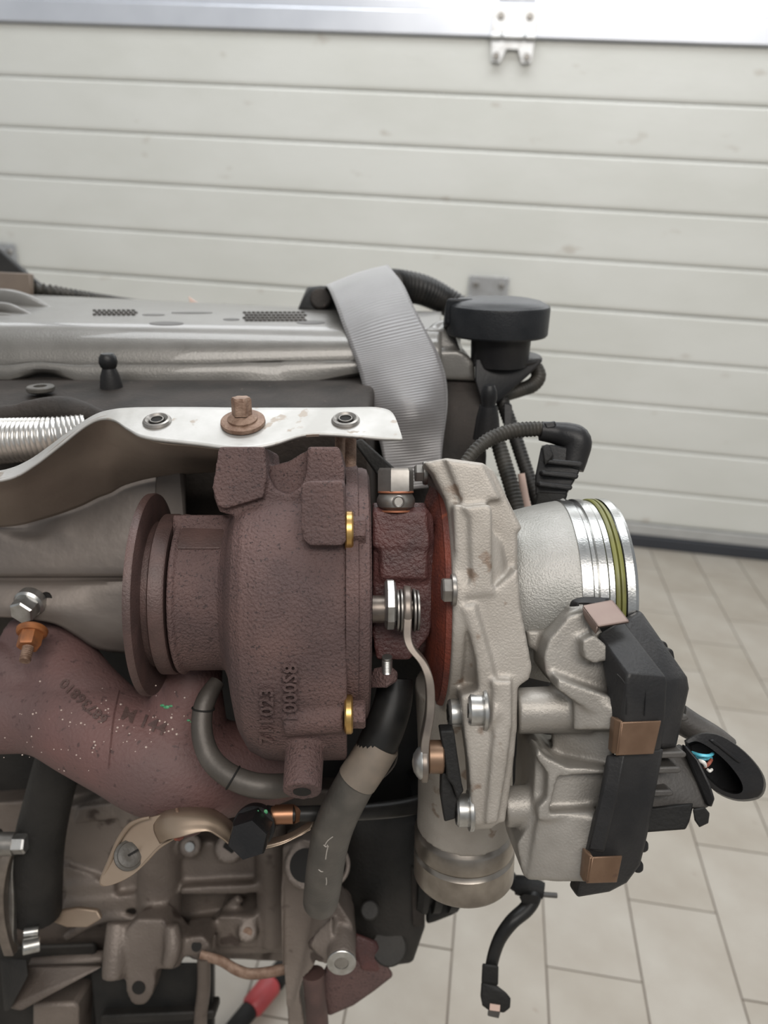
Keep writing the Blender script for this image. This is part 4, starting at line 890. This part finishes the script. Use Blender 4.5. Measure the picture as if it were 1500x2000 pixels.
for (xa, xb, ya, yb, nx, ny) in ((185, 270, 607, 615, 9, 3), (478, 600, 611, 626, 14, 4)):
    for j in range(ny):
        for i in range(nx):
            p, nn = fcv(xa + (xb - xa) * (i + .5 * (j % 2)) / nx, ya + (yb - ya) * j / (ny - 1)); w = .0016
            V = [p + UPE * .0006 + Vector((math.cos(t) * w, math.sin(t) * w * 1.2, 0)) for t in [k * PI / 3 for k in range(6)]]
            g.rings([[v - UPE * .002 for v in V], V])
g.obj('cover_cells', greyplast, cov, kind='stuff')
# ball studs
def ballstud(x, yb, yt, d, rb, rn, rt, name, label):
    t = thing(name, label, 'ball stud', P(x, yb, d)); k = d / FPX
    a = P(x, yb, d); h = (yb - yt) * k
    g = G(); g.lathe(a, UPE, [(-.003, rb * k * 1.05), (0, rb * k), (h * .35, rb * k * .84), (h * .58, rn * k)], 28); g.obj('stud_stem', blackp, t)
    g = G(); g.lathe(a + UPE * h * .54, UPE, [(0, rn * k * .9), (h * .08, rt * k * .85), (h * .2, rt * k), (h * .34, rt * k * .92), (h * .43, rt * k * .7), (h * .45, rt * k * .62), (h * .45, rt * k * .3)], 28); g.obj('stud_ball', blackp, t)
ballstud(218, 758, 690, .525, 22, 13, 18, 'ball_stud', 'black ball stud standing in front of the taupe engine cover')
ballstud(951, 848, 750, .515, 26, 17, 16, 'ball_stud', 'black ball stud below the oil filler neck')

# ================================================================== OIL FILLER
kc = .56 / FPX
UPC = Vector((0.012, -.36, .93)).normalized()
nk = thing('oil_filler', 'black oil filler with round cap on a funnel neck, at the end of the engine', 'oil filler', P(970, 720, .56))
cb = P(970, 652, .56)
g = G(); g.lathe(cb, UPC, [(-.0005, .030), (-.0005, .0352), (.0008, .0362), (.0185, .0366), (.0202, .0360), (.0212, .0345), (.0218, .0335)], 72); cap = g.obj('filler_cap', capm, nk, angle=25)
g = G(); g.lathe(cb + UPC * .0205, UPC, [(0, .0335), (.0012, .0335), (.0028, .030), (.0040, .024), (.0048, .014), (.0050, .001)], 72); g.obj('cap_dome', capm, cap)
g = G(); g.hull([cb + UPC * z + Vector((x, y, 0)) for z, x0, x1 in ((.004, -.0385, -.024), (.0225, -.0375, -.018)) for x in (x0, x1) for y in (-.010, .010)]); g.obj('cap_grip', capm, cap, bevel=.002)
g = G(); g.lathe(P(975, 712, .56), UPC, [(0, .0205), (.024, .0215), (.026, .0225)], 48); g.obj('neck_tube', blackp, nk)
g = G()
g.hull([(928, 702, .545), (1058, 700, .555), (1060, 706, .555), (1040, 726, .557), (1000, 762, .555), (975, 786, .552), (940, 790, .545), (928, 745, .543), (930, 702, .59), (1055, 702, .585), (960, 790, .58)]); g.obj('neck_funnel', blackp, nk, bevel=.002)
g = G(); g.lathe(P(992, 703, .57), UPC, [(0, .0235), (.0018, .0248), (.0036, .0235)], 48); g.obj('neck_flange', blackp, nk)
g = G(); g.hull([(985, 785, .545), (1000, 790, .545), (998, 840, .545), (985, 850, .545), (985, 785, .57), (1000, 840, .57)]); g.obj('neck_clip', blackp, nk, bevel=.001)
g = G(); g.tube([(1046, 716, .57, 14), (1052, 735, .57, 15), (1040, 752, .57, 15), (1015, 762, .568, 14), (985, 772, .565, 13)], 6, 20, pitch=.0022, depth=.05); eb = g.obj('breather_elbow', conduit_dusty, None); props(eb, 'small bent pipe looping out from under the filler neck', 'pipe')
# black hose behind strap
g = G(); g.tube([(735, 570, .66, 40), (770, 560, .68, 34), (820, 565, .69, 30), (865, 585, .70, 28), (905, 612, .70, 27), (935, 650, .70, 26)], 7, 24, pitch=.0035, depth=.08); bh = g.obj('breather_hose', conduit, None); props(bh, 'thick black corrugated hose arching behind the grey strap', 'hose')
tr = thing('pipe_end', 'dark open pipe end under the strap at the back of the cover', 'pipe', P(618, 590, .66))
g = G(); g.hull([(596, 575, .64), (606, 562, .64), (628, 558, .64), (668, 560, .65), (690, 612, .65), (578, 612, .64), (590, 606, .635), (600, 560, .70), (690, 560, .70), (690, 612, .70), (578, 612, .70)]); pe = g.obj('pipe_body', blackm, tr, bevel=.004, seg=3)
g = G(); g.prism(ell(626, 582, 21, 21, 20), .635, .004); g.obj('pipe_mouth', head_dark, tr, bevel=.0015)

# ================================================================== STRAP
g = G()
g.sheet([[(640, 640, .715), (715, 632, .715), (795, 622, .715)], [(634, 590, .69), (702, 575, .69), (768, 560, .69)], [(634, 566, .655), (700, 540, .655), (760, 525, .655)], [(636, 557, .625), (698, 532, .625), (757, 517, .625)], [(643, 566, .600), (708, 543, .600), (768, 530, .600)],
         [(655, 595, .578), (722, 570, .578), (788, 556, .578)], [(671, 640, .556), (740, 613, .556), (808, 598, .560)], [(687, 684, .543), (763, 668, .541), (836, 652, .547)],
         [(700, 722, .536), (778, 706, .532), (856, 690, .541)], [(712, 765, .530), (790, 752, .523), (871, 738, .536)], [(725, 808, .526), (806, 800, .516), (874, 790, .532)],
         [(739, 855, .523), (806, 850, .521), (868, 843, .528)], [(752, 905, .520), (810, 900, .526), (862, 893, .524)], [(765, 960, .520), (812, 955, .526), (857, 950, .522)]], 6, m=6)
s_ = g.obj('lifting_strap', strap_m, None, th=.0016); props(s_, 'grey woven lifting strap draped over the engine cover', 'strap')

# ================================================================== CABLES right of the head
g = G(); g.tube([(970, 755, .56, 14), (985, 795, .56, 14), (1005, 850, .555, 14), (1025, 910, .55, 14), (1048, 975, .545, 14), (1060, 1030, .545, 14)], 7, 18, pitch=.0026, depth=.10); o = g.obj('wiring_conduit', conduit, None, angle=60); props(o, 'black corrugated conduit running down from the filler neck to the connector', 'conduit', 'conduits behind the compressor')
g = G(); g.tube([(968, 850, .535, 15), (985, 905, .53, 16), (1000, 955, .525, 16), (1012, 1005, .52, 16), (1022, 1060, .515, 16)], 7, 18, pitch=.0026, depth=.10); o = g.obj('wiring_conduit', conduit_dusty, None, angle=60); props(o, 'dusty brown grey conduit passing just behind the compressor plate', 'conduit', 'conduits behind the compressor')
g = G(); g.tube([(1018, 925, .53, 7), (1026, 980, .53, 9), (1036, 1020, .53, 10), (1040, 1050, .53, 12)], 6, 14); o = g.obj('vacuum_tube', tan_bit, None); props(o, 'thin pale pinkish tube between the two black conduits', 'tube')
hc = thing('sensor_connector', 'black multi pin connector with corrugated lead arching over the compressor', 'connector', P(1090, 920, .45))
g = G(); g.tube([(908, 905, .44, 13), (930, 878, .442, 14), (960, 856, .445, 15), (1000, 842, .448, 15.5), (1040, 838, .45, 15.5), (1066, 838, .45, 15)], 7, 20, pitch=.00235, depth=.13); g.obj('corrugated_lead', conduit_dusty, hc, angle=60)
g = G(); g.tube([(1056, 842, .45, 19), (1085, 846, .45, 22), (1108, 852, .449, 27), (1126, 862, .448, 29), (1122, 890, .448, 27), (1115, 915, .448, 25)], 6, 24); el = g.obj('connector_elbow', blackp, hc)
g = G(); g.hull([(1062, 826, .445), (1084, 822, .445), (1088, 834, .444), (1066, 838, .444), (1064, 826, .46), (1086, 824, .46), (1076, 840, .455)]); g.obj('elbow_latch', blackp, el, bevel=.001)
g = G(); g.hull([(1128, 850, .445), (1146, 850, .447), (1144, 872, .447), (1130, 870, .445), (1128, 850, .46), (1146, 852, .46), (1140, 872, .46)]); g.obj('elbow_latch', blackp, el, bevel=.001)
g = G(); g.hull([(1056, 876, .446), (1078, 868, .444), (1142, 880, .442), (1140, 898, .442), (1130, 925, .442), (1106, 965, .442), (1098, 972, .444), (1046, 966, .446), (1045, 930, .447), (1058, 870, .49), (1142, 880, .48), (1106, 968, .48), (1046, 966, .48)]); cbod = g.obj('connector_body', blackp, hc, bevel=.002)
for y0, y1, x0, x1 in ((895, 905, 1066, 1140), (918, 928, 1058, 1132), (940, 950, 1052, 1120)):
    g = G(); g.prism([(x0, y0), (x1 - 6, y0 + 6), (x1, y0 + 10), (x1 - 4, y1 + 8), (x0, y1)], .4385, .012); g.obj('connector_rib', blackp, cbod, bevel=.001)
g = G(); g.hull([(1058, 872, .440), (1072, 866, .440), (1082, 890, .437), (1064, 910, .438), (1058, 872, .452), (1080, 890, .45), (1064, 910, .45)]); g.obj('connector_latch', blackm, cbod, bevel=.001)
g = G(); g.hull([(1050, 960, .444), (1110, 962, .442), (1102, 985, .442), (1060, 1018, .446), (1044, 1012, .448), (1042, 985, .447), (1050, 960, .475), (1108, 965, .475), (1050, 1015, .475)]); g.obj('connector_base', blackm, hc, bevel=.002)

# ================================================================== BRACE behind the strip
g = G(); g.prism([(690, 862, .445), (706, 856, .445), (800, 940, .44), (790, 985, .44), (770, 975, .44)], 0, .012); o = g.obj('flat_brace', block_dark, None, bevel=.001); props(o, 'flat dark brace slanting down behind the banjo bolt', 'brace')
g = G(); g.cyl(P(664, 850, .405), P(664, 915, .405), pr(10, .405)); g.cyl(P(684, 850, .41), P(684, 925, .41), pr(12, .41)); o = g.obj('spacer_stud', rust_bolt, None); props(o, 'rusty spacer stud under the insert end of the heat shield lip', 'stud')

# ================================================================== DRAIN HOSE
dh = thing('drain_hose', 'grey rubber oil drain hose curving down from the turbocharger', 'hose', P(690, 1540, .42))
g = G(); g.tube([(772, 1325, .40, 34), (768, 1370, .398, 37), (752, 1420, .396, 39), (730, 1470, .396, 39), (720, 1490, .396, 39)], 7, 28); g.obj('upper_hose', rubber_dk, dh)
g = G(); g.tube([(742, 1452, .396, 40.5), (727, 1478, .396, 40.5), (710, 1504, .397, 40.5), (698, 1522, .398, 40.5)], 5, 28); g.obj('rubber_sleeve', rubber_band, dh)
g = G(); g.tube([(706, 1508, .398, 39), (685, 1545, .402, 39), (660, 1595, .41, 39), (645, 1640, .42, 38), (636, 1690, .435, 37), (630, 1735, .455, 36), (626, 1760, .47, 34)], 7, 28); lh = g.obj('lower_hose', rubber, dh)
fl = surf(lh); g = G()
for pts in (((634, 1652), (640, 1642), (650, 1634)), ((636, 1678), (638, 1664), (641, 1652)), ((622, 1698), (627, 1702), (631, 1702)), ((637, 1714), (638, 1722), (637, 1728)), ((632, 1650), (637, 1654), (640, 1650))):
    q = [fl(*p)[0] for p in pts]; g.tube([(*p, .00035) for p in q], 3, 5, raw=True)
g.obj('scratches', mark_light, dh, kind='stuff')
# thin wire beside the hose
g = G(); g.tube([(800, 1370, .43, 2), (778, 1440, .43, 2), (772, 1490, .43, 2), (740, 1525, .43, 2), (700, 1545, .44, 2)], 6, 8); o = g.obj('thin_wire', clamp_grey, None); props(o, 'thin dark wire hanging between the drain hose and the actuating lever', 'wire')

# ================================================================== OIL LINE with plug
ol = thing('oil_line', 'black oil line with copper ferrule and black hexagonal plug, below the turbine', 'oil line', P(520, 1600, .42))
ax = Vector((0, -.98, .05)).normalized(); a = P(500, 1606, .418)
g = G(); g.lathe(a, ax, [(0, .0105), (.004, .0112), (.008, .0112), (.009, .0100)], 36); g.hexhead(a + ax * .008, a + ax * .026, pr(41, .40), rot=.3, ch=.08); g.obj('hex_plug', blackp, ol, angle=28)
g = G(); g.tube([(520, 1588, .418, 15), (545, 1590, .418, 15), (640, 1588, .424, 15), (720, 1585, .44, 16), (800, 1575, .46, 17), (870, 1555, .47, 17)], 6, 18); g.obj('line_tube', rubber_dk, ol)
g = G(); g.tube([(536, 1591, .4178, 18), (540, 1591, .4178, 18.5), (570, 1590, .4185, 18.5), (573, 1590, .4185, 18)], 3, 24); g.obj('copper_ferrule', copper, ol)
fo = surf(*[o for o in ol.children if 'hex' in o.name]); p, nn = fo(519, 1586); g = G(); g.ball(p, .0011, .0005, .0014, seg=8); p, nn = fo(504, 1584); g.ball(p, .0005, .0003, .0005, seg=8); g.obj('paint_flecks', green_paint, ol, kind='stuff', label='green paint flecks')
# ================================================================== TAN BRACKET
tb = thing('shield_bracket', 'tan stained sheet metal bracket with a slotted grommet, curling under the manifold', 'bracket', P(320, 1640, .42))
g = G()
g.sheet([[(308, 1588, .436), (326, 1579, .434), (350, 1573, .433), (385, 1573, .432), (418, 1580, .432), (448, 1600, .432), (470, 1625, .432), (500, 1640, .432), (560, 1628, .432), (612, 1598, .435)],
         [(302, 1598, .423), (324, 1590, .416), (348, 1588, .413), (385, 1588, .412), (414, 1594, .412), (442, 1612, .413), (466, 1636, .416), (500, 1650, .418), (560, 1638, .420), (610, 1608, .428)],
         [(300, 1622, .4175), (322, 1618, .4105), (348, 1617, .4065), (386, 1614, .406), (412, 1616, .4065), (436, 1630, .409), (462, 1650, .413), (500, 1657, .416), (556, 1644, .418), (606, 1616, .424)],
         [(312, 1648, .4170), (328, 1640, .409), (348, 1636, .4045), (386, 1626, .4045), (412, 1624, .405), (434, 1636, .4075), (460, 1655, .412), (500, 1660, .4155), (556, 1647, .4175), (606, 1618, .4235)]], 5, m=5)
g.obj('arched_strip', gold_sheet, tb, th=.0014)
out = [(320, 1590), (296, 1596), (274, 1600), (251, 1612), (229, 1641), (211, 1682), (196, 1719), (198, 1728), (210, 1731), (236, 1722), (262, 1707), (289, 1682), (312, 1658), (341, 1638), (356, 1622), (350, 1598)]
oo = spline([p + (0,) for p in out + out[:1]], 3)[:-1]
def dT(x, y): return .418 + (y - 1640) * -.00004
fr = [P(x, y, dT(x, y)) for x, y, _ in oo]
g = G(); g.rings([fr, [p + Vector((0, .0014, 0)) for p in fr]]); pl_ = g.obj('bracket_tongue', gold_sheet, tb, bevel=.0003)
g = G(); g.tube([(292, 1597, .4165, 3), (272, 1602, .4165, 4), (251, 1614, .4165, 5), (231, 1643, .4165, 5), (214, 1683, .4165, 5), (200, 1717, .4165, 5), (204, 1727, .4165, 4), (234, 1720, .4165, 2.5), (260, 1705, .4165, 2.5), (287, 1680, .4165, 2.5), (310, 1656, .4165, 2.5), (340, 1637, .4155, 2.5)], 5, 10); g.obj('rolled_bead', gold_sheet, tb)
g = G(); g.tube([(345, 1580, .417, 3), (350, 1600, .412, 4), (353, 1616, .410, 4)], 5, 8); g.obj('crease', rust_bolt, tb)
c = P(251, 1671, .4165); ga = Vector((.50, -.72, .48)).normalized()
g = G(); g.lathe(c, ga, [(0, .0078), (.0016, .0078), (.0022, .0066), (.0030, .0062), (.0034, .005), (.0036, .003), (.0030, .001)], 32); gr_ = g.obj('slotted_grommet', rubber, tb)
g = G(); e1 = Vector((.8, .1, .45)).normalized(); q = c + ga * .0035; g.hull([q + e1 * s * .0048 + Vector((-.3, 0, .8)) * t * .0007 + ga * w for s in (-1, 1) for t in (-1, 1) for w in (-.0005, .0004)]); g.obj('slot', hole_m, gr_)
g = G(); g.hull([(336, 1634, .4085), (345, 1629, .407), (358, 1630, .407), (362, 1637, .4075), (352, 1644, .409), (340, 1643, .409), (345, 1636, .415)]); g.obj('weld_spot', rust_red, tb, bevel=.0008)

# ================================================================== HANGING SENSOR LEAD
sl = thing('sensor_lead', 'black cable hanging free over the tiles, ending in an angled plug', 'cable', P(1000, 1830, .53))
g = G(); g.tube([(968, 1680, .56, 14), (985, 1700, .555, 14), (1005, 1725, .55, 14), (1035, 1737, .545, 15), (1042, 1752, .54, 15), (1028, 1775, .535, 15), (1000, 1800, .53, 14), (978, 1830, .53, 13), (966, 1860, .53, 12.5), (960, 1885, .53, 12)], 7, 18); g.obj('cable', rubber_dk, sl)
g = G(); g.tube([(1008, 1728, .548, 18), (1035, 1733, .545, 20), (1062, 1740, .543, 15)], 5, 18); g.hull([(1014, 1752, .532), (1024, 1746, .530), (1052, 1750, .530), (1050, 1765, .530), (1020, 1764, .532), (1014, 1752, .55), (1052, 1752, .55), (1022, 1764, .55)]); g.obj('cable_clip', blackm, sl)
g = G(); g.cyl(P(1060, 1747, .54), P(1088, 1749, .54), pr(5, .54), seg=10); g.obj('clip_pin', greyplast, sl)
g = G(); g.hull([(942, 1881, .522), (974, 1886, .522), (973, 1925, .522), (940, 1920, .522), (942, 1881, .54), (974, 1886, .54), (973, 1925, .54), (940, 1920, .54)]); g.obj('plug_collar', blackm, sl, bevel=.0015)
g = G(); g.hull([(940, 1918, .523), (968, 1922, .523), (970, 1935, .521), (988, 1938, .521), (998, 1950, .521), (997, 1968, .521), (984, 1978, .521), (955, 1974, .521), (942, 1964, .522), (938, 1945, .523), (940, 1918, .545), (990, 1940, .545), (985, 1978, .545), (942, 1964, .545)]); g.obj('plug_body', blackm, sl, bevel=.003, seg=3)
g = G(); g.hull([(957, 1960, .5195), (977, 1963, .5195), (976, 1976, .5195), (956, 1973, .5195), (957, 1960, .525), (977, 1963, .525), (976, 1976, .525), (956, 1973, .525)]); g.obj('plug_tab', tan_bit, sl, label='pale tab on the plug'); 
g = G(); g.hull([(953, 1973, .520), (977, 1977, .520), (974, 1989, .520), (952, 1984, .520), (953, 1973, .53), (977, 1977, .53), (974, 1989, .53)]); g.obj('plug_latch', greyplast, sl, bevel=.0005)

# ================================================================== TOOL on the floor, things at the back
def FL(px, py, z):
    v = CF + CR * ((px - 750) / FPX) + CU * ((1000 - py) / FPX); t = (z - CAMH) / v.z
    return Vector(((px - 750) / FPX * t, t, (1000 - py) / FPX * t))
tl = thing('hand_tool', 'red and black hand tool handle lying on the tiles under the engine', 'tool', FL(510, 1945, .02))
pts = [FL(x, y, .022) for x, y in ((560, 1885), (528, 1915), (490, 1968), (440, 2030))]
def seg(a, b, r0, r1, m, name):
    g = G(); A = pts[0].lerp(pts[3], a); B = pts[0].lerp(pts[3], b); g.lathe(A, B - A, [(0, r0 * .8), (.004, r0), ((B - A).length - .004, r1), ((B - A).length, r1 * .8)], 20); return g.obj(name, m, tl)
seg(0, .26, .0125, .0135, blackm, 'grip_end'); seg(.25, .62, .0138, .0132, redplastic, 'grip'); seg(.60, 1, .0105, .010, blackm, 'shaft')
bb = thing('brown_block', 'brown block at the back edge of the engine cover, under a black strap', 'block', P(20, 552, .74))
g = G(); g.hull([(-90, 527, .72), (60, 534, .72), (66, 536, .725), (66, 580, .725), (-90, 590, .72), (-90, 527, .80), (66, 536, .80), (66, 580, .80), (-90, 590, .80)]); g.obj('block_body', brownbox, bb, bevel=.002)
g = G(); g.prism([(-120, 430, .76), (-10, 478, .76), (0, 488, .76), (45, 528, .76), (92, 566, .76), (70, 566, .76), (50, 545, .76), (-120, 545, .76)], 0, .03); o = g.obj('black_strap', blackm, None, bevel=.002); props(o, 'black band slanting down behind the brown block', 'strap')
g = G(); g.tube([(-40, 562, .74, 17), (70, 567, .74, 16), (130, 575, .76, 13), (200, 584, .80, 10), (270, 592, .86, 7), (330, 598, .92, 6)], 7, 14, pitch=.0055, depth=.3, sub=5); o = g.obj('corrugated_cable', conduit_dusty, None, angle=70); props(o, 'thin ribbed cable running along the back of the engine cover', 'cable')
g = G(); g.ball(P(147, 587, .72), .0035); o = g.obj('white_clip', whitew, None); props(o, 'small white clip at the back of the engine cover', 'clip')
g = G(); g.hull([(158, 588, .72), (198, 591, .72), (198, 597, .72), (158, 595, .72), (158, 588, .74), (198, 597, .74)]); o = g.obj('pale_connector', tan_bit, None, bevel=.001); props(o, 'small pale connector next to the white clip', 'connector')
g = G(); g.prism([(368, 578), (376, 584), (398, 598), (430, 600), (372, 602)], .73, .008); o = g.obj('label_scrap', tan_bit, None, bevel=.0006); props(o, 'pinkish torn scrap sticking up behind the engine cover', 'scrap')
g = G(); g.hull([(412, 594, .74), (440, 592, .74), (456, 604, .74), (408, 604, .74), (412, 594, .76), (456, 604, .76)]); o = g.obj('loom_clip', greyplast, None, bevel=.001); props(o, 'small grey clip behind the middle of the engine cover', 'clip')
